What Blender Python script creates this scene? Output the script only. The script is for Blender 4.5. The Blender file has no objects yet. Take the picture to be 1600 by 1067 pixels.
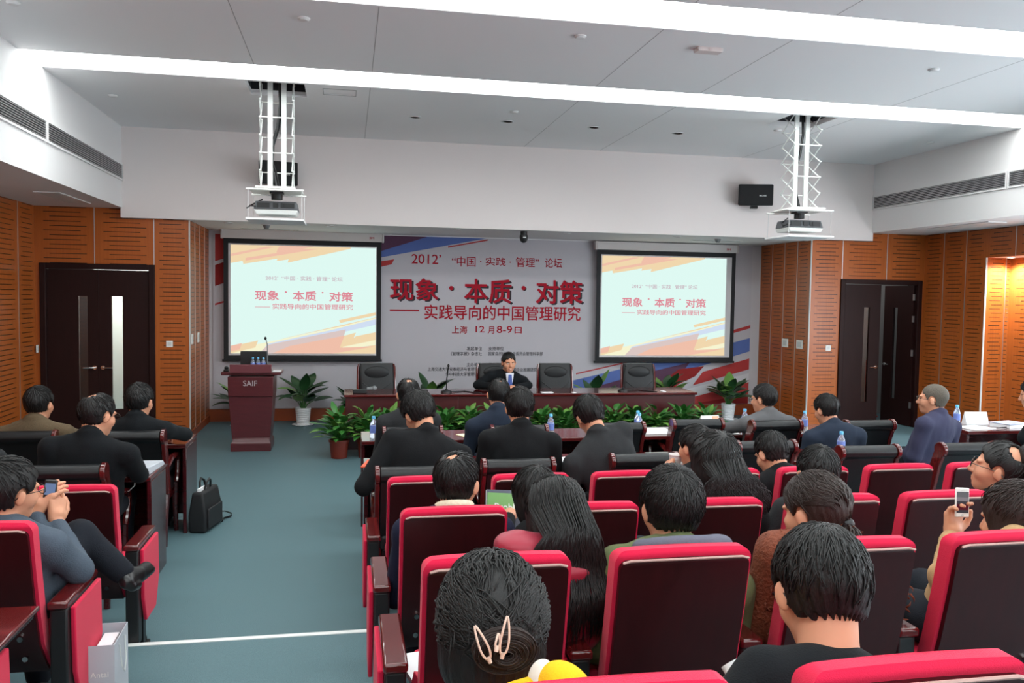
import bpy, bmesh, math, random
import numpy as np
from mathutils import Matrix, Vector
R = math.radians
SC = bpy.context.scene
COL = SC.collection
rng = random.Random(7)

# ---------------------------------------------------------------- camera, world, exposure
YAW, PITCH, ROLL, FPX, CAM_H = R(11.12), R(3.01), R(.89), 1310.0, 2.0
def _cam_axes():
    cy, sy = math.cos(YAW), math.sin(YAW)
    F = np.array([sy, cy, 0.]); r = np.array([cy, -sy, 0.]); d = np.array([0., 0., -1.])
    cp, sp = math.cos(PITCH), math.sin(PITCH)
    f2 = F*cp + d*sp; d2 = d*cp - F*sp
    cr, sr = math.cos(ROLL), math.sin(ROLL)
    return np.array([r*cr - d2*sr, d2*cr + r*sr, f2])
CM = _cam_axes()
CP = np.array([0., 0., CAM_H])
cam_d = bpy.data.cameras.new('camera')
cam_d.sensor_width = 36; cam_d.lens = FPX/1600*36; cam_d.clip_start = .05
cam = bpy.data.objects.new('camera', cam_d); COL.objects.link(cam)
m = Matrix.Identity(4)
for i in range(3):
    m[i][0] = CM[0][i]; m[i][1] = -CM[1][i]; m[i][2] = -CM[2][i]
m[2][3] = CAM_H
cam.matrix_world = m
SC.camera = cam
def ray(x, y): return CM.T @ np.array([(x-800)/FPX, (y-533.5)/FPX, 1.])
def aty(x, y, Y): d = ray(x, y); return CP + d*(Y/d[1])
def atx(x, y, X): d = ray(x, y); return CP + d*(X/d[0])
def atz(x, y, Z): d = ray(x, y); return CP + d*((Z-CAM_H)/d[2])

W = bpy.data.worlds.new('world'); SC.world = W; W.use_nodes = True
W.node_tree.nodes['Background'].inputs[0].default_value = (.55, .6, .65, 1)
W.node_tree.nodes['Background'].inputs[1].default_value = .15
SC.view_settings.view_transform = 'Standard'; SC.view_settings.look = 'None'
SC.view_settings.gamma = 1; SC.view_settings.use_curve_mapping = False
SC.view_settings.exposure = 0.27
STRIP = 7.5           # radiance of the ceiling light strips
SLIDE = .80           # radiance scale of the projected slide

# ---------------------------------------------------------------- materials
def lin(c):
    return tuple((v/12.92 if v <= .04045 else ((v+.055)/1.055)**2.4) for v in c)
def rgb(r, g, b): return lin((r/255, g/255, b/255))
def mat(name, col, rough=.5, metal=0., spec=.5, emit=0., sheen=0., coat=0., noise=None, bump=None, alpha=None, trans=0.):
    """noise=(scale, amount, stretch xyz) varies the base colour; bump=(scale, strength, stretch)"""
    M = bpy.data.materials.new(name); M.use_nodes = True
    nt = M.node_tree; b = nt.nodes['Principled BSDF']
    b.inputs['Base Color'].default_value = (*col, 1)
    b.inputs['Roughness'].default_value = rough; b.inputs['Metallic'].default_value = metal
    b.inputs['Specular IOR Level'].default_value = spec
    b.inputs['Sheen Weight'].default_value = sheen
    b.inputs['Coat Weight'].default_value = coat; b.inputs['Coat Roughness'].default_value = .08
    b.inputs['Transmission Weight'].default_value = trans
    if emit:
        b.inputs['Emission Color'].default_value = (*col, 1); b.inputs['Emission Strength'].default_value = emit
    if noise or bump:
        tc = nt.nodes.new('ShaderNodeTexCoord')
    if noise:
        mp = nt.nodes.new('ShaderNodeMapping'); mp.inputs['Scale'].default_value = noise[2] if len(noise) > 2 else (1, 1, 1)
        nz = nt.nodes.new('ShaderNodeTexNoise'); nz.inputs['Scale'].default_value = noise[0]; nz.inputs['Detail'].default_value = 4
        mx = nt.nodes.new('ShaderNodeMix'); mx.data_type = 'RGBA'
        lo = tuple(max(0, c*(1-noise[1])) for c in col); hi = tuple(min(1, c*(1+noise[1])) for c in col)
        mx.inputs[6].default_value = (*lo, 1); mx.inputs[7].default_value = (*hi, 1)
        nt.links.new(tc.outputs['Object'], mp.inputs[0]); nt.links.new(mp.outputs[0], nz.inputs['Vector'])
        nt.links.new(nz.outputs['Fac'], mx.inputs[0]); nt.links.new(mx.outputs[2], b.inputs['Base Color'])
    if bump:
        mp = nt.nodes.new('ShaderNodeMapping'); mp.inputs['Scale'].default_value = bump[2] if len(bump) > 2 else (1, 1, 1)
        nz = nt.nodes.new('ShaderNodeTexNoise'); nz.inputs['Scale'].default_value = bump[0]; nz.inputs['Detail'].default_value = 3
        bp = nt.nodes.new('ShaderNodeBump'); bp.inputs['Strength'].default_value = bump[1]; bp.inputs['Distance'].default_value = .01
        nt.links.new(tc.outputs['Object'], mp.inputs[0]); nt.links.new(mp.outputs[0], nz.inputs['Vector'])
        nt.links.new(nz.outputs['Fac'], bp.inputs['Height']); nt.links.new(bp.outputs[0], b.inputs['Normal'])
    return M

def wood_panel_mat():
    """orange veneer with staggered acoustic slots; UV: u across one panel 0..1, v = height in metres"""
    M = bpy.data.materials.new('slotted_veneer'); M.use_nodes = True; nt = M.node_tree; N = nt.nodes; L = nt.links
    b = N['Principled BSDF']; b.inputs['Roughness'].default_value = .32; b.inputs['Specular IOR Level'].default_value = .45
    uv = N.new('ShaderNodeUVMap'); sp = N.new('ShaderNodeSeparateXYZ'); L.new(uv.outputs[0], sp.inputs[0])
    def mth(op, a, c=None):
        n = N.new('ShaderNodeMath'); n.operation = op
        for i, q in enumerate((a, c)):
            if q is None: continue
            if isinstance(q, (int, float)): n.inputs[i].default_value = q
            else: L.new(q, n.inputs[i])
        return n.outputs[0]
    u, v = sp.outputs[0], sp.outputs[1]
    row = mth('DIVIDE', v, .0605)
    fr = mth('FRACT', row)
    par = mth('MODULO', mth('FLOOR', row), 2)
    slot = mth('LESS_THAN', fr, .15)
    sh = mth('SUBTRACT', u, mth('MULTIPLY', par, .10))
    ins = mth('MULTIPLY', mth('GREATER_THAN', sh, .15), mth('LESS_THAN', sh, .77))
    mask = mth('MULTIPLY', slot, ins)
    tc = N.new('ShaderNodeTexCoord'); mp = N.new('ShaderNodeMapping'); mp.inputs['Scale'].default_value = (14, 14, .7)
    nz = N.new('ShaderNodeTexNoise'); nz.inputs['Scale'].default_value = 3; nz.inputs['Detail'].default_value = 5
    L.new(tc.outputs['Object'], mp.inputs[0]); L.new(mp.outputs[0], nz.inputs['Vector'])
    m1 = N.new('ShaderNodeMix'); m1.data_type = 'RGBA'
    m1.inputs[6].default_value = (*rgb(156, 78, 28), 1); m1.inputs[7].default_value = (*rgb(186, 100, 42), 1)
    L.new(nz.outputs['Fac'], m1.inputs[0])
    m2 = N.new('ShaderNodeMix'); m2.data_type = 'RGBA'; m2.inputs[7].default_value = (.02, .008, .004, 1)
    L.new(mask, m2.inputs[0]); L.new(m1.outputs[2], m2.inputs[6]); L.new(m2.outputs[2], b.inputs['Base Color'])
    bp = N.new('ShaderNodeBump'); bp.inputs['Strength'].default_value = .6; bp.inputs['Distance'].default_value = .01; bp.invert = True
    L.new(mask, bp.inputs['Height']); L.new(bp.outputs[0], b.inputs['Normal'])
    return M

def carpet_mat():
    M = mat('blue_grey_carpet', rgb(86, 115, 122), .5, spec=.4, noise=(220, .35), bump=(260, .5))
    return M
VENEER = wood_panel_mat()
CARPET = carpet_mat()
WHITE = mat('white_paint', rgb(226, 224, 224), .7, spec=.3)
CEIL = mat('ceiling_paint', rgb(236, 235, 236), .75, spec=.3)
LAMP = mat('strip_diffuser', (1, 1, 1), .5, emit=STRIP)
LAMP.node_tree.nodes['Principled BSDF'].inputs['Emission Color'].default_value = (.95, 1, .985, 1)
ALU = mat('brushed_aluminium', (.62, .62, .62), .35, .9)
CHROME = mat('chrome', (.75, .75, .75), .15, 1.)
DARKGAP = mat('dark_void', (.012, .014, .018), .8)
GRILLE_BACK = mat('grille_shadow_black', (.02, .02, .025), .8)
LIGHTGREY = mat('light_grey_metal', rgb(205, 208, 206), .45)
MAHOG = mat('dark_mahogany', rgb(62, 14, 18), .2, spec=.5, coat=.3, noise=(3, .35, (2, 2, 14)))
MAHOG_TOP = mat('polished_mahogany_top', rgb(84, 22, 22), .13, spec=.5, coat=.6, noise=(3, .3, (2, 14, 2)))
SHELL = mat('seat_shell_mahogany', rgb(44, 9, 12), .36, spec=.35, coat=.08, noise=(4, .4, (8, 8, 1)))
SHELL_EDGE = mat('pale_wood_edge', rgb(176, 140, 132), .35)
DOORWOOD = mat('dark_door_veneer', rgb(36, 14, 13), .5, spec=.22, noise=(3, .3, (12, 12, 1)))
LECTERN = mat('lectern_mahogany', rgb(80, 28, 33), .32, coat=.12, noise=(3, .25, (2, 2, 12)))
REDFAB = mat('red_upholstery', rgb(206, 28, 66), .9, spec=.12, sheen=.13, bump=(450, .25))
LEATHER = mat('black_leather', rgb(24, 25, 27), .42, spec=.35, bump=(90, .12))
BLACKPL = mat('black_plastic', rgb(22, 23, 25), .45)
BLACKMETAL = mat('black_painted_metal', rgb(26, 26, 28), .4, .3)
GREYPL = mat('grey_plastic', rgb(120, 122, 124), .45)
WHITEPL = mat('white_plastic', rgb(232, 232, 228), .4)
PAPER = mat('white_paper', rgb(238, 238, 240), .8)
CREAM = mat('cream_paper', rgb(236, 228, 190), .8)
ORANGEP = mat('orange_red_cover', rgb(226, 92, 60), .6)
GREYBAG = mat('pale_grey_bag_paper', rgb(186, 190, 198), .5)
GLASS = mat('clear_glass', (.9, .95, .95), .03, trans=1., spec=.5)
PLASTIC_CLEAR = mat('clear_bottle_plastic', (.82, .9, .98), .08, trans=.85)
CAPBLUE = mat('pale_blue_cap', rgb(96, 182, 226), .4)
LABELBLUE = mat('blue_bottle_label', rgb(110, 130, 200), .5)
LABELRED = mat('red_bottle_label', rgb(222, 44, 40), .5)
LABELWHITE = mat('white_bottle_label', rgb(222, 226, 236), .5)
POTWHITE = mat('white_ceramic', rgb(218, 220, 222), .3)
POTBROWN = mat('terracotta_plastic', rgb(112, 40, 26), .45)
SOIL = mat('potting_soil', (.02, .014, .01), .95)
LEAFD = mat('deep_green_leaf', rgb(36, 74, 40), .38, noise=(6, .4))
LEAFM = mat('mid_green_leaf', rgb(52, 110, 44), .4, noise=(8, .45))
LEAFL = mat('light_green_leaf', rgb(98, 142, 62), .4, noise=(6, .3))
BASEB = mat('orange_wood_skirting', rgb(150, 66, 26), .35)
SKIN = mat('skin', rgb(206, 146, 116), .5, spec=.35, noise=(14, .10))
SKIN.node_tree.nodes['Principled BSDF'].inputs['Subsurface Weight'].default_value = .08
SKIN.node_tree.nodes['Principled BSDF'].inputs['Subsurface Radius'].default_value = (.012, .005, .003)
HAIR = mat('black_hair', rgb(17, 15, 15), .5, spec=.4, noise=(60, .5, (6, 6, 1)), bump=(90, .25, (5, 5, 1)))
HAIRB = mat('dark_brown_hair', rgb(40, 27, 23), .5, spec=.4, noise=(60, .5, (6, 6, 1)), bump=(90, .25, (5, 5, 1)))
HAIRG = mat('greying_short_hair', rgb(84, 76, 66), .7, noise=(90, .4), bump=(120, .4))

# ---------------------------------------------------------------- mesh helpers
class MB:
    def __init__(s): s.v = []; s.f = []; s.mi = []; s.uv = None
    def add(s, vs, fs, mi=0, xf=None):
        o = len(s.v)
        for p in vs:
            p = Vector(p)
            s.v.append(tuple(xf @ p) if xf is not None else tuple(p))
        for f in fs: s.f.append([o+i for i in f]); s.mi.append(mi)
        return s
    def box(s, c, d, mi=0, xf=None):
        x, y, z = c; a, b, h = d[0]/2, d[1]/2, d[2]/2
        vs = [(x-a, y-b, z-h), (x+a, y-b, z-h), (x+a, y+b, z-h), (x-a, y+b, z-h), (x-a, y-b, z+h), (x+a, y-b, z+h), (x+a, y+b, z+h), (x-a, y+b, z+h)]
        return s.add(vs, [(3, 2, 1, 0), (4, 5, 6, 7), (0, 1, 5, 4), (1, 2, 6, 5), (2, 3, 7, 6), (3, 0, 4, 7)], mi, xf)
    def bx(s, x0, x1, y0, y1, z0, z1, mi=0, xf=None):
        return s.box(((x0+x1)/2, (y0+y1)/2, (z0+z1)/2), (x1-x0, y1-y0, z1-z0), mi, xf)
    def prism(s, poly, axis, a, b, mi=0, xf=None):
        """poly of 2-D points extruded along axis ('x','y','z') from a to b"""
        def pt(p, q):
            return (q, p[0], p[1]) if axis == 'x' else (p[0], q, p[1]) if axis == 'y' else (p[0], p[1], q)
        n = len(poly); vs = [pt(p, a) for p in poly] + [pt(p, b) for p in poly]
        fs = [tuple(range(n))[::-1], tuple(range(n, 2*n))] + [(i, (i+1) % n, n+(i+1) % n, n+i) for i in range(n)]
        return s.add(vs, fs, mi, xf)
    def tube(s, pts, r, n=8, mi=0, xf=None, cap=True, flat=1.0):
        pts = [Vector(p) for p in pts]; k = len(pts)
        rs = r if isinstance(r, (list, tuple)) else [r]*k
        up = Vector((0, 0, 1)); vs = []; fs = []
        t0 = (pts[1]-pts[0]).normalized()
        if abs(t0.dot(up)) > .95: up = Vector((1, 0, 0))
        u = t0.cross(up).normalized()
        for i, p in enumerate(pts):
            t = (pts[min(i+1, k-1)]-pts[max(i-1, 0)])
            t = t.normalized() if t.length > 1e-9 else t0
            u = (u - t*u.dot(t)); u = u.normalized() if u.length > 1e-6 else t.orthogonal().normalized()
            w = t.cross(u)
            for j in range(n):
                a = 2*math.pi*j/n
                vs.append(p + (u*math.cos(a) + w*math.sin(a)*flat)*rs[i])
        for i in range(k-1):
            for j in range(n):
                fs.append((i*n+j, i*n+(j+1) % n, (i+1)*n+(j+1) % n, (i+1)*n+j))
        if cap: fs += [tuple(range(n))[::-1], tuple(range((k-1)*n, k*n))]
        return s.add(vs, fs, mi, xf)
    def cyl(s, p0, p1, r, n=16, mi=0, xf=None): return s.tube([p0, p1], r, n, mi, xf)
    def lathe(s, prof, c=(0, 0, 0), n=20, mi=0, xf=None):
        vs = []; fs = []; k = len(prof)
        for (r, z) in prof:
            for j in range(n):
                a = 2*math.pi*j/n; vs.append((c[0]+r*math.cos(a), c[1]+r*math.sin(a), c[2]+z))
        for i in range(k-1):
            for j in range(n): fs.append((i*n+j, i*n+(j+1) % n, (i+1)*n+(j+1) % n, (i+1)*n+j))
        if prof[0][0] > 1e-5: fs.append(tuple(range(n))[::-1])
        if prof[-1][0] > 1e-5: fs.append(tuple(range((k-1)*n, k*n)))
        return s.add(vs, fs, mi, xf)
    def ell(s, c, r, n=12, mi=0, xf=None):
        vs = []; fs = []; h = n//2+1
        for i in range(h+1):
            th = math.pi*i/h
            for j in range(n):
                a = 2*math.pi*j/n
                vs.append((c[0]+r[0]*math.sin(th)*math.cos(a), c[1]+r[1]*math.sin(th)*math.sin(a), c[2]-r[2]*math.cos(th)))
        for i in range(h):
            for j in range(n): fs.append((i*n+j, i*n+(j+1) % n, (i+1)*n+(j+1) % n, (i+1)*n+j))
        return s.add(vs, fs, mi, xf)
    def loft(s, rings, mi=0, xf=None, cap=True):
        n = len(rings[0]); vs = [p for r in rings for p in r]; k = len(rings)
        fs = [(i*n+j, i*n+(j+1) % n, (i+1)*n+(j+1) % n, (i+1)*n+j) for i in range(k-1) for j in range(n)]
        if cap: fs += [tuple(range(n))[::-1], tuple(range((k-1)*n, k*n))]
        return s.add(vs, fs, mi, xf)
    def build(s, name, mats, parent=None, bevel=0, seg=2, smooth=.6, loc=None, sub=0):
        me = bpy.data.meshes.new(name); me.from_pydata(s.v, [], s.f); 
        for M in (mats if isinstance(mats, (list, tuple)) else [mats]): me.materials.append(M)
        if any(s.mi): me.polygons.foreach_set('material_index', s.mi)
        if smooth:
            me.polygons.foreach_set('use_smooth', [True]*len(me.polygons)); me.set_sharp_from_angle(angle=smooth)
        if s.uv:
            ul = me.uv_layers.new(name='UVMap')
            for p in me.polygons:
                for li, vi in zip(p.loop_indices, p.vertices): ul.data[li].uv = s.uv[vi]
        me.update()
        o = bpy.data.objects.new(name, me); COL.objects.link(o)
        if parent is not None: o.parent = parent
        if loc is not None: o.location = loc
        if bevel:
            md = o.modifiers.new('edge', 'BEVEL'); md.width = bevel; md.segments = seg; md.limit_method = 'ANGLE'; md.angle_limit = .6
        if sub:
            md = o.modifiers.new('round', 'SUBSURF'); md.levels = sub; md.render_levels = sub
        return o
def tag(o, label=None, cat=None, group=None, kind=None):
    if label: o['label'] = label
    if cat: o['category'] = cat
    if group: o['group'] = group
    if kind: o['kind'] = kind
    return o
def thing(name, loc, label, cat, group=None, rz=0):
    o = bpy.data.objects.new(name, None); COL.objects.link(o); o.location = loc; o.rotation_euler = (0, 0, rz)
    o.empty_display_size = .1
    return tag(o, label, cat, group)
def struct(o): o['kind'] = 'structure'; return o
def copy_tree(o, parent=None):
    kids = list(o.children)
    c = o.copy(); COL.objects.link(c)
    if parent is not None: c.parent = parent
    for k in kids: copy_tree(k, c)
    return c
def rotz(a): return Matrix.Rotation(a, 4, 'Z')
def at(loc, rz=0): return Matrix.Translation(loc) @ rotz(rz)
def text(body, name, width, mats, parent, loc, rot=(R(90), 0, 0), size=1., bold=0., depth=.001, align='LEFT', spacing=1., height=None):
    """lettering as a mesh, scaled so that the line is `width` wide; loc = left baseline (or centre)"""
    cu = bpy.data.curves.new(name, 'FONT'); cu.body = body; cu.size = 1.; cu.offset = 0; cu.extrude = 0; cu.space_character = spacing
    cu.resolution_u = 3
    ob = bpy.data.objects.new(name, cu); COL.objects.link(ob)
    dg = bpy.context.evaluated_depsgraph_get(); dg.update()
    me = bpy.data.meshes.new_from_object(ob.evaluated_get(dg))
    bpy.data.objects.remove(ob); bpy.data.curves.remove(cu)
    if bold:      # heavier strokes: shifted copies of the glyph faces in one mesh
        b0 = bmesh.new(); b0.from_mesh(me); vs = [v.co.copy() for v in b0.verts]; b0.verts.index_update(); fs = [[v.index for v in f_.verts] for f_ in b0.faces]; b0.free()
        V = []; F = []
        for q in range(9):
            dx, dy = (0, 0) if q == 8 else (bold*math.cos(q*math.pi/4), bold*math.sin(q*math.pi/4)); o_ = len(V)
            V += [(v.x+dx, v.y+dy, q*.00002) for v in vs]; F += [[o_+i for i in f_] for f_ in fs]
        me = bpy.data.meshes.new(name); me.from_pydata(V, [], F)
    n = len(me.vertices); co = np.empty(n*3); me.vertices.foreach_get('co', co); co = co.reshape(-1, 3)
    x0, x1 = co[:, 0].min(), co[:, 0].max(); k = width/(x1-x0)
    ky = k if height is None else height/(co[:, 1].max()-co[:, 1].min())
    co[:, 0] = (co[:, 0]-x0)*k - (width/2 if align == 'CENTER' else 0); co[:, 1] *= ky
    me.vertices.foreach_set('co', co.ravel()); me.materials.clear(); me.materials.append(mats); me.update()
    o = bpy.data.objects.new(name, me); COL.objects.link(o); o.parent = parent; o.location = loc; o.rotation_euler = rot
    return o
# ================================================================ the room
D, DW, XL, XR = 13.62, 12.0, -4.02, 9.10       # back wall, door wall, side walls
SL, SR, ZS, ZC, ZF = -2.92, 8.07, 3.10, 4.16, 2.97
RL, RR, YB = -2.10, 7.10, -4.5                    # returns of the stage recess, rear wall
RISE = [0, .115, .23, .345]
def floor():
    m = MB()
    ys = [4.70, 3.60, 2.50, 1.40]
    m.bx(XL-.15, XR+1.0, 4.70, D+1.5, -.2, 0)
    for i, (a, b) in enumerate(((3.60, 4.70), (2.50, 3.60), (1.40, 2.50), (.3, 1.40), (YB-.1, .3))):
        m.bx(XL-.15, XR+1.0, a, b, -.2, .115*(i+1))
    return struct(m.build('floor', CARPET, smooth=0))
floor()
m = MB()
for i, y in enumerate((4.70, 3.60, 2.50, 1.40, .3)):
    m.bx(-1.30, .12, y-.035, y+.004, .115*(i+1)-.012, .115*(i+1)+.004)
struct(m.build('trim_1', mat('pale_nosing', rgb(222, 224, 222), .4), smooth=0))

def panel_wall(name, p0, p1, cuts, z0, z1, holes=(), thick=.04, normal=(0, -1)):
    """veneer panels between p0 and p1 (plan points); cuts = distances of the joints; holes = (s0,s1,z0,z1)"""
    p0 = Vector((*p0, 0)); p1 = Vector((*p1, 0)); t = (p1-p0); Lh = t.length; t.normalize(); n = Vector((*normal, 0))
    m = MB(); m.uv = []
    sp = [0]+list(cuts)+[Lh]
    tr = MB()
    for a, b in zip(sp[:-1], sp[1:]):
        segs = [(a, b, z0, z1)]
        for (h0, h1, hz0, hz1) in holes:
            out = []
            for (s0, s1, q0, q1) in segs:
                if h1 <= s0 or h0 >= s1 or hz1 <= q0 or hz0 >= q1: out.append((s0, s1, q0, q1)); continue
                if h0 > s0: out.append((s0, h0, q0, q1))
                if h1 < s1: out.append((h1, s1, q0, q1))
                c0, c1 = max(s0, h0), min(s1, h1)
                if hz1 < q1: out.append((c0, c1, hz1, q1))
                if hz0 > q0: out.append((c0, c1, q0, hz0))
            segs = out
        for (s0, s1, q0, q1) in segs:
            A = p0+t*s0; B = p0+t*s1
            vs = [A-n*thick, B-n*thick, B, A]
            vs = [(v.x, v.y, q0) for v in vs] + [(v.x, v.y, q1) for v in vs]
            m.add(vs, [(3, 2, 1, 0), (4, 5, 6, 7), (0, 1, 5, 4), (1, 2, 6, 5), (2, 3, 7, 6), (3, 0, 4, 7)])
            us = [(s0-a)/(b-a), (s1-a)/(b-a), (s1-a)/(b-a), (s0-a)/(b-a)]
            m.uv += [(u, q0) for u in us] + [(u, q1) for u in us]
        if b < Lh-1e-4:
            zz = [(z0, z1)]
            for (h0, h1, hz0, hz1) in holes:
                if h0 < b < h1: zz = [(hz1, z1)] if hz0 <= z0 else zz
            for (q0, q1) in zz:
                A = p0+t*(b-.006)+n*.004; B = p0+t*(b+.006)+n*.004; C_ = B-n*.01; E_ = A-n*.01
                tr.prism([(v.x, v.y) for v in (E_, C_, B, A)], 'z', q0, q1)
    o = struct(m.build(name, VENEER, smooth=0))
    if tr.v:
        tr.build('panel_joint', ALU, o, smooth=0)
    return o

# door wall on both sides of the stage recess (faces the room)
panel_wall('wall_front_left', (XL, DW), (RL, DW), [.73, 1.47], 0, ZS+.05, holes=[(.06, 1.48, 0, 2.36)])
panel_wall('wall_front_right', (RR, DW), (XR, DW), [.54, 1.32], 0, ZS+.05, holes=[(.52, 2.0-.04, 0, 2.37)])
panel_wall('wall_return_left', (RL, DW+.041), (RL, D), [.365, .77, 1.175], 0, ZF+.1, normal=(1, 0))
panel_wall('wall_return_right', (RR, DW+.041), (RR, D), [.365, .77, 1.175], 0, ZF+.1, normal=(-1, 0))
panel_wall('wall_left', (XL, YB), (XL, DW), [16.5-.56-.9*i for i in range(18, -1, -1)], 0, ZS+.05, normal=(1, 0))
# right wall: solid up to the window recess, which starts at Y=10.68 and runs to the rear
panel_wall('wall_right', (XR, 10.68), (XR, DW), [.40, .88], 0, ZS+.05, normal=(-1, 0))
m = MB()
o = panel_wall('wall_right_upper', (XR, YB), (XR, 10.68), [15.18-.55-.8*i for i in range(17, -1, -1)], 2.685, ZS+.05, normal=(-1, 0))
panel_wall('wall_recess_end', (XR+.041, 10.68), (XR+.42, 10.68), [.30], 0, 2.684, normal=(0, -1))
panel_wall('wall_recess_side', (XR+.42, 8.9), (XR+.42, 10.679), [.85], 0, 2.684, normal=(-1, 0))
m = MB(); m.bx(XR-.004, XR+.016, 10.664, 10.679, 0, 2.684); struct(m.build('trim_2', WHITEPL, smooth=0))
for x_, nm in ((RL, 'trim_4'), (RR, 'trim_5')):
    m = MB(); m.bx(x_-.009, x_+.009, DW-.008, DW+.012, 0, ZF); struct(m.build(nm, mat(nm+'_metal', rgb(188, 186, 182), .4), smooth=0))
m = MB(); m.bx(XR+.041, XR+.5, YB, 10.7, 2.686, 2.74); struct(m.build('ceiling_recess', WHITE))
for y_ in (10.46, 9.3):      # recessed spotlights washing the recess
    t = thing('recess_spotlight', (XR+.22, y_, 2.685), 'recessed spotlight in the ceiling of the right wall recess', 'light', 'spotlights in the wall recess')
    m = MB(); m.lathe([(.06, 0), (.06, -.006), (.045, -.008), (.045, 0)], n=18); m.build('trim_ring', WHITE, t)
    m = MB(); m.lathe([(.044, -.002), (.001, -.002)], n=18); m.build('lens', mat('spot_lens', (1, .98, .94), .3, emit=4), t)
    ld = bpy.data.lights.new('recess_lamp', 'SPOT'); ld.energy = 210 if y_ > 10 else 50; ld.color = (.93, .97, 1); ld.spot_size = R(150); ld.spot_blend = .9; ld.shadow_soft_size = .06
    lo = bpy.data.objects.new('recess_lamp', ld); COL.objects.link(lo); lo.location = (XR+.22, y_, 2.66)
# the daylit window in the recess (rearward of the frame edge)
m = MB(); m.bx(XR+.43, XR+.47, YB, 8.9, 0, .75); m.bx(XR+.43, XR+.47, YB, 8.9, 2.5, 2.74); struct(m.build('wall_window_side', WHITE))
DAY = mat('daylit_window', (.86, .94, 1), .2, emit=7)
wf = MB(); wp = MB()
for i in range(9):
    y = 8.9-1.45*i
    wf.bx(XR+.42, XR+.47, y-.05, y, .75, 2.5)
    wp.bx(XR+.45, XR+.46, y-1.45, y-.05, .75, 2.5)
wf.bx(XR+.42, XR+.47, 8.9-13.05, 8.9, .75, .8); wf.bx(XR+.42, XR+.47, 8.9-13.05, 8.9, 2.45, 2.5)
wo = struct(wf.build('window_1', WHITEPL, smooth=0)); wp.build('pane', DAY, wo, smooth=0)

# back wall of the recess, skirting, lowered ceiling, beam
m = MB(); m.bx(RL-.05, RR+.05, D, D+.1, 0, ZF+.1); struct(m.build('wall_front', mat('grey_wall', rgb(196, 192, 196), .8)))
m = MB(); m.bx(RL, RR, D-.03, D, 0, .19); struct(m.build('baseboard_front', BASEB))
m = MB(); m.bx(RL, RL+.014, DW, D-.03, 0, .1); struct(m.build('baseboard_left', BASEB))
m = MB(); m.bx(RR-.014, RR, DW, D-.03, 0, .1); struct(m.build('baseboard_right', BASEB))
m = MB(); m.bx(RL-.2, RR+.2, DW-.09, D+.1, ZF, ZF+.1); struct(m.build('ceiling_stage', WHITE))
m = MB(); m.bx(SL-.02, SR+.02, DW-.1, DW-.0005, ZF+.003, ZC+.05); struct(m.build('wall_beam', mat('white_beam_paint', rgb(226, 217, 215), .7, spec=.3)))
# side soffits
m = MB(); m.bx(XL-.1, SL, YB, DW+.1, ZS, ZC+.3); struct(m.build('ceiling_soffit_left', WHITE))
m = MB(); m.bx(SR, XR+.6, YB, DW+.1, ZS, ZC+.3); struct(m.build('ceiling_soffit_right', WHITE))
# main ceiling with light troughs (Y ranges) and two square openings for the projector lifts
TR = [(8.38, 8.98), (5.87, 6.46), (3.36, 3.95), (.86, 1.45), (-1.64, -1.05), (-4.1, -3.5)]
HOLES = [(-1.04, -.45, 9.03, 9.63), (5.03, 5.63, 9.03, 9.63)]
m = MB()
edges = [DW] + [y for t in TR for y in (t[1], t[0])] + [YB]
for i in range(0, len(edges), 2):
    y1, y0 = edges[i], edges[i+1]
    hs = [h for h in HOLES if y0 < h[2] and h[3] < y1]
    if not hs:
        m.bx(SL, SR, y0, y1, ZC, ZC+.06)
    else:
        a, b = hs[0][2], hs[0][3]
        m.bx(SL, SR, y0, a, ZC, ZC+.06); m.bx(SL, SR, b, y1, ZC, ZC+.06)
        xs = [SL]+[x for h in hs for x in h[:2]]+[SR]
        for j in range(0, len(xs), 2): m.bx(xs[j], xs[j+1], a, b, ZC, ZC+.06)
ceil = struct(m.build('ceiling', CEIL, smooth=0))
m = MB()   # hairline joints between the ceiling boards
for x in (-.88, .22, 2.47, 3.6, 5.84):
    for i in range(0, len(edges), 2):
        y1, y0 = edges[i], edges[i+1]
        if any(h[0] < x < h[1] for h in HOLES) and y0 < 9 < y1: continue
        m.bx(x-.003, x+.003, y0+.02, y1-.02, ZC-.001, ZC+.002)
m.build('board_joint', mat('ceiling_joint', rgb(168, 166, 166), .8), ceil, smooth=0)
for i, (a, b) in enumerate(TR):
    lab = ['long white ceiling light strip nearest the stage beam', 'long white ceiling light strip cut by the top of the picture']
    m = MB(); m.bx(SL+.01, SR-.01, a+.005, b-.005, ZC+.035, ZC+.055)
    t = MB(); t.bx(SL+.005, SR-.005, a+.001, a+.006, ZC+.004, ZC+.2); t.bx(SL+.005, SR-.005, b-.006, b-.001, ZC+.004, ZC+.2); t.bx(SL+.005, SR-.005, a, b, ZC+.2, ZC+.22)
    th = thing('ceiling_light_strip', ((SL+SR)/2, (a+b)/2, ZC), lab[i] if i < 2 else 'white ceiling light strip over the rear rows', 'light', 'recessed ceiling light strips')
    o = m.build('diffuser', LAMP, th, smooth=0); o.location = (-(SL+SR)/2, -(a+b)/2, -ZC)
    o = t.build('housing', WHITE, th, smooth=0); o.location = (-(SL+SR)/2, -(a+b)/2, -ZC)
m = MB()
for h in HOLES:
    x0, x1, y0, y1 = h
    m.bx(x0-.02, x1+.02, y0-.02, y1+.02, ZC+.6, ZC+.64)
    m.bx(x0-.02, x0, y0, y1, ZC+.061, ZC+.6); m.bx(x1, x1+.02, y0, y1, ZC+.061, ZC+.6); m.bx(x0, x1, y0-.02, y0, ZC+.061, ZC+.6); m.bx(x0, x1, y1, y1+.02, ZC+.061, ZC+.6)
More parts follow.
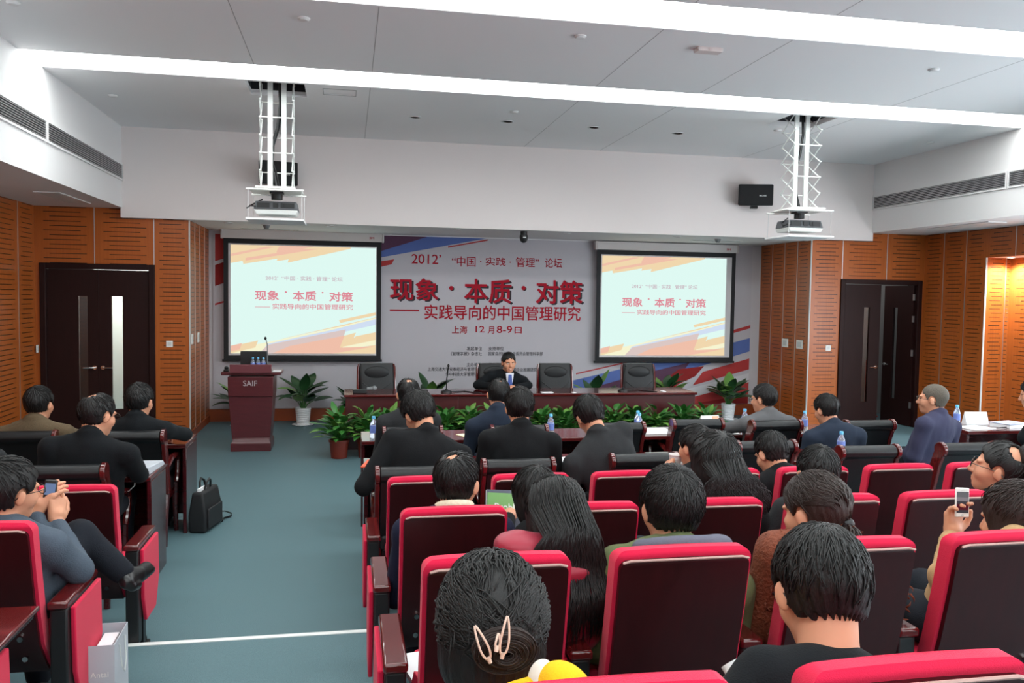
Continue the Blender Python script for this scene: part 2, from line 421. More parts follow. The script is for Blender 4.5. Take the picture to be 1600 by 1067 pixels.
struct(m.build('ceiling_void', DARKGAP, smooth=0))
m = MB(); m.bx(XL-.15, XR+1.0, YB-.15, YB, 0, ZC+.3); struct(m.build('wall_back', WHITE))
# roof slab above everything (keeps daylight out)
m = MB(); m.bx(XL-.3, XR+1.2, YB-.3, D+.3, ZC+.72, ZC+.8); struct(m.build('ceiling_slab', WHITE))

# ---------------------------------------------------------------- corridors behind the two doors
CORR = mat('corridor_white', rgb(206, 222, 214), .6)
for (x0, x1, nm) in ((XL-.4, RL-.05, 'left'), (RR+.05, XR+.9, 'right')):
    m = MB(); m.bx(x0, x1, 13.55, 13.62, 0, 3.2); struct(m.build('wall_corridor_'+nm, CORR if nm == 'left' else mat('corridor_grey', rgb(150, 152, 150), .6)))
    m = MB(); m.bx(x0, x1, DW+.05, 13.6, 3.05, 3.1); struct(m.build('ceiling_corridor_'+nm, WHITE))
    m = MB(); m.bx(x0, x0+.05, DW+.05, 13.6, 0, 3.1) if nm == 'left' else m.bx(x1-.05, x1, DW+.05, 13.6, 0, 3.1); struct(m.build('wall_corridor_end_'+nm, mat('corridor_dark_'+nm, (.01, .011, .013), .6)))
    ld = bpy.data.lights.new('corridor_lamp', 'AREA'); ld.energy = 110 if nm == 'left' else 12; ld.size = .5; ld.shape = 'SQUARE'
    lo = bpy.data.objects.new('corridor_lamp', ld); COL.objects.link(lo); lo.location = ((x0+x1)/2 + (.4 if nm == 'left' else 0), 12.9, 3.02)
m = MB(); m.bx(XL-.3, -3.72, 13.45, 13.52, 0, 3.05); struct(m.build('wall_corridor_dark', mat('corridor_panel_dark', (.012, .01, .01), .5)))  # dark panel added behind the left door so its left pane looks dark

# ---------------------------------------------------------------- doors
def door_frame(name, x0, x1, z1):
    m = MB(); w = .075
    m.bx(x0, x0+w, DW-.03, DW+.06, 0, z1); m.bx(x1-w, x1, DW-.03, DW+.06, 0, z1); m.bx(x0+w, x1-w, DW-.03, DW+.06, z1-w, z1)
    return struct(m.build(name, DOORWOOD, bevel=.006))
def leaf(name, w, h, pane_x, parent, loc, rz, handle_side, hinge=False):
    """leaf with hinge edge at x=0, opening +x; pane_x = (x0,x1) of the glass strip"""
    m = MB(); t = .045; a, b = pane_x; z0, z1 = .42, 1.93
    if w < 0: xs = (w, 0)
    else: xs = (0, w)
    m.bx(xs[0], a, 0, t, .01, h); m.bx(b, xs[1], 0, t, .01, h); m.bx(a, b, 0, t, .01, z0); m.bx(a, b, 0, t, z1, h)
    o = m.build(name, DOORWOOD, parent, smooth=0); o.location = loc; o.rotation_euler = (0, 0, rz)
    g = MB(); g.bx(a-.004, b+.004, .018, .026, z0-.004, z1+.004); g.build('pane', GLASS, o, smooth=0)
    f = MB(); hx, d = handle_side
    f.cyl((hx, -.012, .98), (hx, 0, .98), .027, 16); f.tube([(hx, -.005, .98), (hx, -.05, .98), (hx+d*.015, -.06, .98), (hx+d*.13, -.06, .98)], .010, 8)
    f.build('door_handle', CHROME, o)
    if hinge:
        q = MB()
        for z in (.35, 1.2, 1.75, 2.1): q.bx(-.012, .02, -.008, .01, z-.05, z+.05)
        q.build('hinge', ALU, o, smooth=0)
    return o
d1 = door_frame('door_1', XL+.06, -2.54, 2.36)
leaf('door_leaf', .634, 2.28, (.39, .50), d1, (-3.885, DW, 0), 0, (.585, -1))
leaf('door_leaf', -.634, 2.28, (-.475, -.335), d1, (-2.615, DW, 0), 0, (-.585, 1))
d2 = door_frame('door_2', 7.62, XR-.04, 2.37)
leaf('door_leaf', .64, 2.29, (.35, .45), d2, (7.70, DW, 0), 0, (.58, -1))
leaf('door_leaf', -.68, 2.29, (-.46, -.36), d2, (8.96, DW+.045, 0), R(-86), (-.62, 1), hinge=True)
m = MB(); m.bx(-.09, .09, -.008, .008, 0, 1.0); m.bx(-.14, .14, -.05, .05, 0, .02)
bt = thing('red_stand_board', (9.02, 13.2, 0), 'red board standing in the corridor behind the open right door', 'sign')
m.build('board', mat('red_board', rgb(190, 30, 30), .5, emit=0), bt, smooth=0)
m = MB(); m.bx(.03, .05, -.012, -.0085, .55, .92); m.build('stripe', mat('pale_board_stripe', rgb(230, 190, 160), .5), bt, smooth=0)

# ---------------------------------------------------------------- wall plates
def plate(loc, normal, label, w=.086, h=.086, grp='wall plates'):
    m = MB(); m.bx(-w/2, w/2, -.012, 0, -h/2, h/2); b = MB(); b.bx(-w*.28, w*.28, -.016, -.012, -h*.3, h*.3)
    t = thing('wall_plate', loc, label, 'switch', grp, normal)
    m.build('cover', WHITEPL, t, bevel=.003); b.build('rocker', LIGHTGREY, t, bevel=.001)
plate((-2.36, DW, 1.30), 0, 'white square wall plate on the panel right of the left door')
plate((-3.995, DW-.04, 1.23), R(90), 'small white wall plate in the corner left of the left door', .07, .1)
plate((7.44, DW, 1.28), 0, 'white square wall plate on the panel left of the right door')
for x, y, l in ((RL, 12.14, 'grey wall plate on the left stage return, nearer the hall'), (RL, 12.62, 'grey wall plate on the left stage return, nearer the screen')):
    plate((x, y, 1.36), R(90), l, .12, .14)
for x, y, l in ((RR, 12.71, 'pale control panel on the right stage return, nearer the screen'), (RR, 12.25, 'pale control panel on the right stage return, nearer the hall')):
    plate((x, y, 1.32), R(-90), l, .19, .14)

# ---------------------------------------------------------------- linear grilles on the soffit faces
def side_grille(x, y0, y1, z0, z1, s, label):
    t = thing('air_grille', (x, (y0+y1)/2, (z0+z1)/2), label, 'vent', 'linear air grilles')
    L2, h = (y1-y0)/2, (z1-z0)/2
    b = MB(); b.bx(0, s*.004, -L2, L2, -h, h); b.build('backing', GRILLE_BACK, t, smooth=0)
    f = MB(); w = .02
    f.bx(0, s*.02, -L2, L2, -h-w, -h); f.bx(0, s*.02, -L2, L2, h, h+w); f.bx(0, s*.02, -L2-w, -L2, -h-w, h+w); f.bx(0, s*.02, L2, L2+w, -h-w, h+w)
    f.build('frame', WHITE, t, smooth=0)
    n = 8; sl = MB()
    for i in range(n):
        z = -h+(i+.5)*2*h/n; sl.bx(s*.004, s*.018, -L2, L2, z-.0045, z+.0045)
    sl.build('slats', ALU, t, smooth=0)
side_grille(SL, 9.09, 11.87, 3.47, 3.65, 1, 'dark linear air grille on the left soffit, nearest the beam')
side_grille(SL, 6.26, 9.03, 3.47, 3.65, 1, 'dark linear air grille on the left soffit, cut by the left picture edge')
side_grille(SR, 9.19, 11.87, 3.47, 3.65, -1, 'dark linear air grille on the right soffit, nearest the beam')
side_grille(SR, 6.40, 9.13, 3.47, 3.65, -1, 'dark linear air grille on the right soffit, cut by the right picture edge')
def under_grille(x0, x1, y0, y1, label):
    t = thing('soffit_vent', ((x0+x1)/2, (y0+y1)/2, ZS), label, 'vent', 'vents under the soffits'); a, b = (x1-x0)/2, (y1-y0)/2
    m = MB(); m.bx(-a, a, -b, b, -.003, 0); m.build('backing', GRILLE_BACK, t, smooth=0)
    m = MB()
    for i in range(7):
        x = -a+(i+.5)*2*a/7; m.bx(x-.014, x+.014, -b, b, -.012, -.003)
    m.build('slats', LIGHTGREY, t, smooth=0)
    m = MB(); m.bx(-a-.03, -a, -b-.03, b+.03, -.012, 0); m.bx(a, a+.03, -b-.03, b+.03, -.012, 0); m.bx(-a, a, -b-.03, -b, -.012, 0); m.bx(-a, a, b, b+.03, -.012, 0); m.build('frame', WHITE, t, smooth=0)
under_grille(-3.42, -3.2, 10.3, 11.4, 'slatted vent under the left soffit')
under_grille(8.32, 8.54, 9.75, 10.9, 'slatted vent under the right soffit')

# ---------------------------------------------------------------- small ceiling fittings
def downlight(x, y, z, label, r=.06, dark=True):
    t = thing('downlight', (x, y, z), label, 'light', 'small round ceiling downlights')
    m = MB(); m.lathe([(r+.015, 0), (r+.015, -.006), (r, -.008), (r, 0)], n=20); m.build('trim_ring', WHITE, t)
    m = MB(); m.lathe([(r, -.002), (0.001, -.002)], n=20); m.build('lens', mat('downlight_bronze', rgb(110, 92, 70), .4) if dark else GREYPL, t)
for i, (x, y) in enumerate(((.79, 10.32), (1.92, 10.27), (3.04, 10.33), (4.19, 10.39))):
    downlight(x, y, ZC, ['leftmost', 'second from left', 'third from left', 'rightmost'][i]+' of the four bronze downlights before the beam')
def sprinkler(x, y, z, label, r=.05):
    t = thing('smoke_detector', (x, y, z), label, 'detector', 'round ceiling detectors and covers')
    m = MB(); m.lathe([(.0, -.022), (r*.7, -.02), (r, -.008), (r, 0)], n=18); m.build('cap', WHITE, t)
for x, y, l in ((-.35, 6.89, 'round white cover on the ceiling left between the light strips'), (1.87, 6.8, 'round white cover on the ceiling middle between the light strips'), (5.29, 6.96, 'round white cover on the ceiling right between the light strips'),
             (-.76, 9.97, 'round white cover behind the left projector lift opening'), (5.31, 9.86, 'round white cover behind the right projector lift opening'), (-2.56, 10.07, 'round white cover near the left soffit beyond the light strip'), (7.64, 10.06, 'round white cover near the right soffit beyond the light strip'), (-2.48, 7.04, 'round white cover at the upper left corner of the ceiling'), (1.89, 9.7, 'round white cover behind the light strip, middle of the ceiling')):
    sprinkler(x, y, ZC, l)
m = MB(); m.bx(-.11, .11, -.05, .05, -.035, 0); m.bx(-.02, .02, -.055, -.05, -.03, -.01)
tag(m.build('emergency_sign_box', mat('pale_pink_box', rgb(214, 200, 198), .5), bevel=.006, loc=(3.03, 6.87, ZC)), 'small pale box fixed to the ceiling between the strips', 'box')
def hatch(x0, x1, y0, y1):
    m = MB(); w = .008
    m.bx(x0, x1, y0, y0+w, ZC-.004, ZC); m.bx(x0, x1, y1-w, y1, ZC-.004, ZC); m.bx(x0, x0+w, y0, y1, ZC-.004, ZC); m.bx(x1-w, x1, y0, y1, ZC-.004, ZC)
    return struct(m.build('trim_3', mat('hatch_edge', rgb(170, 168, 168), .6), smooth=0))
hatch(-.27, .08, 9.15, 9.42)
# fittings under the stage ceiling
for i, (x, y, l) in enumerate(((-1.13, 12.35, 'dark little spotlight under the stage ceiling above the left screen'), (5.69, 12.35, 'dark little spotlight under the stage ceiling above the right screen'))):
    t = thing('spotlight', (x, y, ZF), l, 'light', 'spotlights under the stage ceiling')
    m = MB(); m.lathe([(.05, 0), (.05, -.012), (.035, -.05), (.028, -.06), (.001, -.06)], n=16); m.build('lamp_body', GREYPL, t)
    m = MB(); m.lathe([(.07, 0), (.07, -.006), (.05, -.008)], n=16); m.build('flange', WHITE, t)
for x, y, w, l in ((-1.15, 13.15, .85, 'thin linear air slot above the left screen'), (5.85, 12.75, .85, 'thin linear air slot above the right screen')):
    t = thing('air_slot', (x, y, ZF), l, 'vent', 'air slots above the screens')
    m = MB(); m.bx(-w/2, w/2, -.05, .05, -.006, 0); m.build('frame', LIGHTGREY, t, smooth=0)
    m = MB(); m.bx(-w/2+.02, w/2-.02, -.02, .02, -.008, -.006); m.build('slot', GRILLE_BACK, t, smooth=0)
for x, y, l in ((-.25, 12.15, 'round flush downlight under the stage ceiling right of the left projector'), (-1.62, 12.2, 'round flush downlight under the stage ceiling left of the left projector'), (1.55, 12.2, 'round flush downlight under the stage ceiling left of the dome camera'), (3.2, 12.2, 'round flush downlight under the stage ceiling right of the dome camera'), (4.95, 12.2, 'round flush downlight under the stage ceiling before the right screen')):
    downlight(x, y, ZF, l, .05, False)
t = thing('security_camera', (2.53, 12.1, ZF), 'black dome camera hanging from the stage ceiling edge', 'camera')
m = MB(); m.lathe([(.05, 0), (.05, -.05), (.06, -.06), (.062, -.1), (.05, -.14), (.025, -.165), (.001, -.17)], n=20); m.build('housing', BLACKPL, t)
m = MB(); m.bx(-.022, .022, -.066, -.058, -.10, -.085); m.build('badge', LIGHTGREY, t, smooth=0)
# ================================================================ banner on the back wall
YBN = D-.02
GREYCLOTH = mat('grey_banner_cloth', rgb(190, 186, 192), .8, spec=.2, bump=(3, .25))
B_RED = mat('banner_red', rgb(176, 62, 62), .8, spec=.2); B_DRED = mat('banner_dark_red', rgb(140, 40, 40), .8, spec=.2)
B_BLUE = mat('banner_blue', rgb(92, 112, 172), .8, spec=.2); B_PURP = mat('banner_purple', rgb(92, 62, 84), .8, spec=.2)
B_PALE = mat('banner_pale', rgb(206, 204, 208), .8, spec=.2); B_INK = mat('banner_ink_red', rgb(168, 26, 44), .8, spec=.2); B_SHADOW = mat('banner_ink_shadow', rgb(60, 54, 60), .8, spec=.2)
B_TXT = mat('banner_ink_grey', rgb(40, 38, 42), .8, spec=.2)
bl, br_ = RL+.06, 6.92; bz0, bz1 = .20, 2.955
ban = thing('stage_banner', ((bl+br_)/2, YBN, bz0), 'grey forum banner with red Chinese lettering covering the stage wall', 'banner')
BO = Vector(((bl+br_)/2, YBN, bz0))
m = MB(); m.bx(bl, br_, YBN, YBN+.015, bz0, bz1); o = m.build('cloth', GREYCLOTH, ban, smooth=0); o.location = -BO
m = MB(); m.bx(bl, br_, YBN-.012, YBN+.02, bz1, bz1+.015); o = m.build('top_rail', WHITE, ban, smooth=0); o.location = -BO
STRIPE_MATS = [B_RED, B_DRED, B_BLUE, B_PURP, B_PALE]
def px_poly(m, pts, mi, lift):
    vs = []; m = MB()
    for p in pts:
        q = aty(p[0], p[1], YBN)
        vs.append((min(max(q[0], bl), br_), YBN-lift, min(max(q[2], bz0), bz1)))
    m.add(vs, [tuple(range(len(vs)))[::-1]]); o = m.build('stripe', STRIPE_MATS[mi], ban, smooth=0); o.location = -BO
px_poly(m, [(336, 365), (345, 366), (356, 368), (356, 402), (336, 408)], 0, .001)
px_poly(m, [(336, 414), (356, 407), (356, 440), (336, 447)], 1, .001)
px_poly(m, [(336, 474), (356, 468), (356, 471), (336, 477)], 0, .001)
px_poly(m, [(590, 366), (676, 368), (590, 396)], 3, .001)
px_poly(m, [(668, 368), (760, 370), (596, 402), (590, 402), (590, 394)], 2, .0015)
px_poly(m, [(590, 409), (616, 405), (612, 413), (590, 418)], 0, .001)
px_poly(m, [(700, 385), (762, 374), (762, 376), (700, 387)], 0, .001)
px_poly(m, [(900, 583), (1010, 558), (1010, 560), (900, 585)], 0, .001)
px_poly(m, [(880, 598), (1010, 567), (1100, 548), (1178, 528), (1178, 549), (1078, 577), (960, 606), (880, 618)], 2, .001)
px_poly(m, [(880, 618), (1000, 585), (1078, 566), (1066, 582), (1040, 596), (1000, 640), (880, 640)], 3, .0015)
px_poly(m, [(1060, 577), (1100, 572), (1086, 588), (1040, 610), (1030, 600)], 1, .002)
px_poly(m, [(1140, 517), (1178, 508), (1178, 513), (1140, 522)], 0, .001)
px_poly(m, [(1098, 581), (1178, 560), (1178, 577), (1090, 600), (1082, 602)], 0, .001)
px_poly(m, [(1020, 606), (1060, 596), (1046, 640), (1020, 660)], 1, .0025)
px_poly(m, [(1050, 614), (1178, 583), (1178, 597), (1040, 640)], 4, .003)
px_poly(m, [(1050, 624), (1178, 590), (1178, 660), (1050, 660)], 0, .0025)
px_poly(m, [(1080, 634), (1178, 616), (1178, 660), (1080, 660)], 1, .0035)
def btext(body, x0, x1, y0, y1, ink, name='lettering', bold=0., sh=False, lift=.006):
    """a line of the banner between photo columns x0..x1, bottom y1, top y0"""
    A = aty(x0, y1, YBN); Bq = aty(x1, y1, YBN); T = aty((x0+x1)/2, y0, YBN); Bm = aty((x0+x1)/2, y1, YBN)
    z = min(A[2], Bq[2])*.5+max(A[2], Bq[2])*.5
    if sh:
        text(body, 'lettering_shadow', Bq[0]-A[0], B_SHADOW, ban, Vector((A[0]+.03, YBN-lift+.002, z-.022))-BO, bold=bold, height=T[2]-Bm[2])
    return text(body, name, Bq[0]-A[0], ink, ban, Vector((A[0], YBN-lift, z))-BO, bold=bold, height=T[2]-Bm[2])
btext("2012’", 643, 689, 397, 412, B_INK, bold=.005)
btext("“中国", 706, 743, 399, 415, B_INK, bold=.005)
btext("· 实践 ·", 750, 798, 401, 414, B_INK, bold=.005)
btext("管理”", 806, 842, 401, 416, B_INK, bold=.005)
btext("论坛", 851, 878, 402, 417, B_INK, bold=.005)
btext("现象", 609, 685, 431, 466, B_INK, bold=.017, sh=True)
btext("本质", 725, 799, 432, 470, B_INK, bold=.017, sh=True)
btext("对策", 837, 910, 434, 471, B_INK, bold=.017, sh=True)
for x in (705, 818):
    m = MB(); q = aty(x, 450, YBN)-np.array(BO); m.cyl((q[0], -.004, q[2]), (q[0], -.007, q[2]), .035, 16, 0); m.cyl((q[0]+.016, -.002, q[2]-.012), (q[0]+.016, -.0035, q[2]-.012), .035, 16, 1)
    m.build('middle_dot', [B_INK, B_SHADOW], ban, smooth=0)
m = MB(); a = aty(609, 484.5, YBN)-np.array(BO); b = aty(655, 484.5, YBN)-np.array(BO); m.bx(a[0], b[0], -.007, -.005, a[2]-.012, a[2]+.012); m.build('dash', B_INK, ban, smooth=0)
btext("实践导向的中国管理研究", 663, 907, 475, 498, B_INK, bold=.012)
btext("上海", 706, 730, 508, 520, B_INK, bold=.008)
btext("12", 743, 757, 509, 519, B_INK, bold=.008)
btext("月", 762, 772, 509, 520, B_INK, bold=.008)
btext("8-9", 776, 800, 509, 520, B_INK, bold=.008)
btext("日", 804, 815, 510, 520, B_INK, bold=.008)
btext("发起单位", 729, 753, 541, 547, B_TXT, bold=.002); btext("支持单位", 763, 787, 541, 547, B_TXT, bold=.002)
btext("《管理学报》杂志社", 704, 753, 549, 555, B_TXT, bold=.002)
btext("国家自然科学基金委员会管理科学部", 763, 848, 549, 555, B_TXT, bold=.002)
btext("主办单位", 729, 752, 566, 572, B_TXT, bold=.002); btext("承办单位", 763, 787, 566, 572, B_TXT, bold=.002)
btext("上海交通大学安泰经济与管理学院", 668, 752, 573, 579, B_TXT, bold=.002)
btext("上海交通大学中国企业发展研究院", 763, 844, 574, 580, B_TXT, bold=.002)
btext("华中科技大学管理学院", 696, 752, 581, 587, B_TXT, bold=.002)

# ================================================================ projection screens
def emis(name, c, k=1.):
    M = mat(name, (0, 0, 0), .9, spec=0.1); b = M.node_tree.nodes['Principled BSDF']
    b.inputs['Emission Color'].default_value = (*c, 1); b.inputs['Emission Strength'].default_value = SLIDE*k
    return M
S_BASE = emis('slide_white', rgb(226, 253, 246)); S_TAN = emis('slide_tan', rgb(244, 218, 176)); S_ROSE = emis('slide_rose', rgb(243, 194, 172)); S_BLUE = emis('slide_pale_blue', rgb(212, 226, 246))
S_MAUVE = emis('slide_mauve', rgb(222, 202, 198)); S_CREAM = emis('slide_cream', rgb(250, 248, 212)); S_INK = emis('slide_pink_ink', rgb(226, 138, 152)); S_INK2 = emis('slide_grey_pink_ink', rgb(200, 164, 180))
SCRCLOTH = mat('matte_white_screen', rgb(206, 202, 204), .9, spec=.1)
SCRBORDER = mat('black_screen_border', rgb(22, 23, 27), .7)
SLIDE_POLYS = [
 (1, [(0, 0), (.82, 0), (.82, .012), (.385, .155), (.39, .125), (.31, .142), (.315, .12), (.085, .175), (.08, .148), (0, .17)]),
 (2, [(.33, 0), (.56, 0), (.31, .085), (.31, .05)]), (2, [(0, .085), (.24, .012), (.30, .012), (0, .108)]), (2, [(.10, .12), (.48, .025), (.60, .02), (.10, .145)]),
 (5, [(0, .96), (.25, .895), (.70, .76), (1, .66), (1, .72), (.80, .78), (.25, .94), (.20, 1), (0, 1)]),
 (1, [(1, .605), (.74, .685), (.75, .71), (1, .635)]), (1, [(.38, .85), (.78, .735), (1, .655), (1, .66), (.70, .755), (.33, .868)]),
 (3, [(1, .67), (.68, .78), (.25, .91), (.23, .94), (.79, .79), (1, .725)]),
 (4, [(.79, .77), (.25, .92), (.19, 1), (.30, 1), (.77, .86)]),
 (2, [(.78, .83), (.40, .93), (.28, 1), (.62, 1), (.745, .955), (.76, .90)]),
 (1, [(.86, .80), (.78, .83), (.74, .965), (.88, .93), (.845, .85)]), (1, [(1, .795), (.86, .835), (.745, .97), (1, .90)]), (5, [(1, .87), (.77, .935), (.745, .972), (1, .912)]),
 (1, [(1, .915), (.745, .972), (.60, 1), (1, 1)]), (2, [(.55, .955), (1, .93), (.7, 1), (.52, 1)]),
 (1, [(.185, .88), (0, .935), (0, 1), (.03, .99), (.165, .945)]), (2, [(.075, .905), (0, .93), (0, .98), (.06, .965)]),
]
def proj_screen(x0, x1, z0, z1, label, pic):
    """x0..x1, z0..z1 = the cloth inside the black border; pic = margins of the projected picture"""
    Y = D-.14
    t = thing('projection_screen', ((x0+x1)/2, Y, z0), label, 'screen', 'projection screens'); cx = (x0+x1)/2; h = z1-z0; w = (x1-x0)/2
    m = MB(); m.bx(-w-.08, w+.08, -.03, .08, h+.075, h+.215); m.bx(-w-.11, -w-.08, -.035, .085, h+.07, h+.22); m.bx(w+.08, w+.11, -.035, .085, h+.07, h+.22)
    hs_ = m.build('housing', mat('screen_housing', rgb(206, 200, 198), .45), t, bevel=.006)
    m = MB(); b = .07
    m.bx(-w-b, -w, -.002, .002, -b, h+.08); m.bx(w, w+b, -.002, .002, -b, h+.08); m.bx(-w, w, -.002, .002, h, h+.08); m.bx(-w, w, -.002, .002, -b, 0)
    m.build('border', SCRBORDER, t, smooth=0)
    m = MB(); m.tube([(-w-b-.02, 0, -b-.008), (w+b+.02, 0, -b-.008)], .018, 10); m.build('bottom_bar', SCRBORDER, t)
    m = MB(); m.bx(-w, w, -.001, .002, 0, h); m.build('cloth', SCRCLOTH, t, smooth=0)
    l, r, tp, bt = pic; px0, px1, pz0, pz1 = -w+l, w-r, bt, h-tp
    m = MB(); pw, ph = px1-px0, pz1-pz0
    m.add([(px0, -.0025, pz0), (px1, -.0025, pz0), (px1, -.0025, pz1), (px0, -.0025, pz1)], [(0, 1, 2, 3)], 0)
    for i, (mi, pl) in enumerate(SLIDE_POLYS):
        m.add([(px0+u*pw, -.0032-.0003*i, pz1-v*ph) for u, v in pl], [tuple(range(len(pl)))[::-1]], mi)
    m.build('projected_slide', [S_BASE, S_TAN, S_ROSE, S_BLUE, S_MAUVE, S_CREAM], t, smooth=0)
    def st(body, u0, u1, v0, v1, ink, bold): text(body, 'slide_lettering', (u1-u0)*pw, ink, t, (px0+u0*pw, -.0095, pz1-v1*ph), bold=bold, height=(v1-v0)*ph)
    st("2012’  “中国 · 实践 · 管理” 论坛", .235, .765, .275, .317, S_INK2, .006)
    st("现象", .162, .325, .405, .498, S_INK, .022); st("本质", .42, .582, .405, .498, S_INK, .022); st("对策", .672, .838, .408, .5, S_INK, .022)
    st("·", .365, .38, .445, .46, S_INK, .02); st("·", .618, .633, .445, .46, S_INK, .02)
    st("—— 实践导向的中国管理研究", .162, .838, .53, .582, S_INK, .01)
    text("3M", 'logo', .075, mat('red_logo', rgb(170, 40, 50), .5), hs_, (w-.12, -.032, h+.12), bold=.04, height=.035)
    return t
q0 = aty(357, 555, D-.14); q1 = aty(589, 384, D-.14)
proj_screen(q0[0], q1[0], q0[2], q0[2]+1.72, 'left projection screen showing the forum title slide, behind the lectern', (.035, .012, .02, .03))
q0 = aty(936, 558, D-.14); q1 = aty(1144, 400, D-.14)
proj_screen(q0[0], q1[0], q0[2], q0[2]+1.72, 'right projection screen showing the forum title slide, its right margin unlit', (.02, .10, .02, .03))

# ================================================================ projectors on scissor lifts
def projector_lift(x, y, label, wide, sc):
    t = thing('projector_lift', (x, y, ZC), label, 'lift', 'ceiling projector lifts')
    zt = 3.08-ZC
    for s in (-1, 1): m = MB(); m.bx(s*.07-.026, s*.07+.026, -.012, .012, zt, .55); m.build('pillar', LIGHTGREY, t, smooth=0)
    m = MB(); n = 9; zz = [zt+.03+(.62-zt-.03)*i/n for i in range(n+1)]
    for s in (-1, 1):
        m = MB()
        for i in range(n):
            m.tube([(s*.16, -sc, zz[i]), (s*.16, sc, zz[i+1])], .007, 6); m.tube([(s*.172, sc, zz[i]), (s*.172, -sc, zz[i+1])], .007, 6)
            for q in (-sc, sc): m.ell((s*.168, q, zz[i]), (.013, .011, .011), 8)
        m.build('scissor_arm', LIGHTGREY, t)
    for i in range(1, n):
        m = MB(); y_ = -sc if i % 2 == 0 else sc
        m.tube([(-.17, y_, zz[i]), (.17, y_, zz[i])], .006, 6); m.build('cross_bar', WHITEPL, t)
    m = MB(); pts = [(.0, .03, .5), (.02, .035, .1), (.03, .03, -.15), (.0, .03, -.4), (-.06, .03, -.6), (-.07, .03, -.78), (-.03, .03, -.9), (.01, .0, zt-.02)]
    m.tube(pts, .014, 8); m.tube([(p[0]+.02, p[1]+.02, p[2]+.02) for p in pts], .01, 8); m.build('cable', BLACKPL, t)
    w = wide
    m = MB(); m.bx(-.27, .27, -.21, .21, zt, zt+.012); m.bx(-w, w, -.27, -.245, zt-.012, zt+.004); m.bx(-w, w, .245, .27, zt-.012, zt+.004); m.bx(-.2, .2, -.24, .24, zt+.012, zt+.035)
    m.build('upper_plate', WHITEPL, t, bevel=.003)
    m = MB(); m.cyl((0, 0, zt-.08), (0, 0, zt), .06, 14); m.bx(-.07, .07, -.07, .07, zt-.02, zt); m.build('mount', BLACKPL, t)
    zb = zt-.30
    m = MB(); m.bx(-w, w, -.29, .29, zb-.02, zb); m.build('lower_panel', CEIL, t, bevel=.003)
    for sx in (-1, 1):
        for sy in (-1, 1): m = MB(); m.cyl((sx*(w-.02), sy*.25, zb), (sx*(w-.02), sy*.25, zt-.01), .003, 6); m.build('hanger_rod', ALU, t)
    p = thing('projector', (x, y, ZC+zt-.17), 'grey projector hanging in the '+('left' if x < 2 else 'right')+' scissor lift', 'projector', 'ceiling projectors')
    m = MB(); a, b = .225, .16
    m.loft([[(-a*.9, -b, -.075), (a*.9, -b, -.075), (a*.9, b, -.075), (-a*.9, b, -.075)], [(-a, -b*1.05, -.03), (a, -b*1.05, -.03), (a, b, -.03), (-a, b, -.03)]])
    m.build('lower_case', LIGHTGREY, p, bevel=.01)
    m = MB()
    m.loft([[(-a, -b*1.05, -.029), (a, -b*1.05, -.029), (a, b, -.029), (-a, b, -.029)], [(-a*.93, -b*.85, .06), (a*.93, -b*.85, .06), (a*.93, b*.9, .06), (-a*.93, b*.9, .06)]])
    uc = m.build('upper_case', mat('projector_grey', rgb(78, 80, 84), .45), p, bevel=.01)
    m = MB()
    for i, (cx, ww) in enumerate(((-.12, .07), (.0, .03), (.07, .02), (.14, .06))): m.bx(cx-ww, cx+ww*.8, -b*.99-.004, -b*.97, -.012, .04)
    m.build('vent', BLACKPL, uc, smooth=0)
    m = MB(); m.cyl((.1, b*.9, -.01), (.1, b+.03, -.01), .045, 18); m.build('lens_barrel', BLACKPL, uc)
    m = MB(); m.tube([(-.2, -.16, .0), (-.26, -.2, .0), (-.29, -.15, -.02), (-.26, -.05, .02), (-.15, 0, .09)], .008, 8); m.build('plug_cable', BLACKPL, p)
projector_lift(-.745, 9.33, 'white scissor lift hanging from the left ceiling opening', .29, .08)
projector_lift(5.33, 9.31, 'white scissor lift hanging from the right ceiling opening', .29, .15)

# ================================================================ wall loudspeakers
def wall_speaker(x, z, rz, label, w=.52, tilt=0.):
    t = thing('wall_loudspeaker', (x, DW-.10, z), label, 'loudspeaker', 'loudspeakers on the beam', rz)
    h = .32
    m = MB(); m.loft([[(-w/2, -.30, -h/2), (w/2, -.30, -h/2), (w/2, -.30, h/2), (-w/2, -.30, h/2)], [(-w*.38, -.08, -h*.42), (w*.38, -.08, -h*.42), (w*.38, -.08, h*.42), (-w*.38, -.08, h*.42)]])
    m.build('cabinet', BLACKPL, t, bevel=.02)
    m = MB(); m.bx(-w*.47, w*.47, -.306, -.298, -h*.45, h*.45); fg = m.build('front_grille', mat('speaker_cloth', rgb(18, 18, 20), .8), t, bevel=.01)
    m = MB(); m.cyl((0, -.1, 0), (0, 0, 0), .03, 10); m.bx(-.06, .06, -.012, 0, -.06, .06); m.bx(-.05, .05, -.2, -.12, -h/2-.03, -h/2+.01); m.build('bracket', BLACKMETAL, t)
    text('BOSE', 'logo', .1, LIGHTGREY, fg, (.05, -.3075, -.02), bold=.03, height=.022)
wall_speaker(-.98, 3.60, R(14), 'black loudspeaker on the beam behind the left projector lift')
wall_speaker(6.02, 3.575, R(-16), 'black loudspeaker on the beam left of the right projector lift')

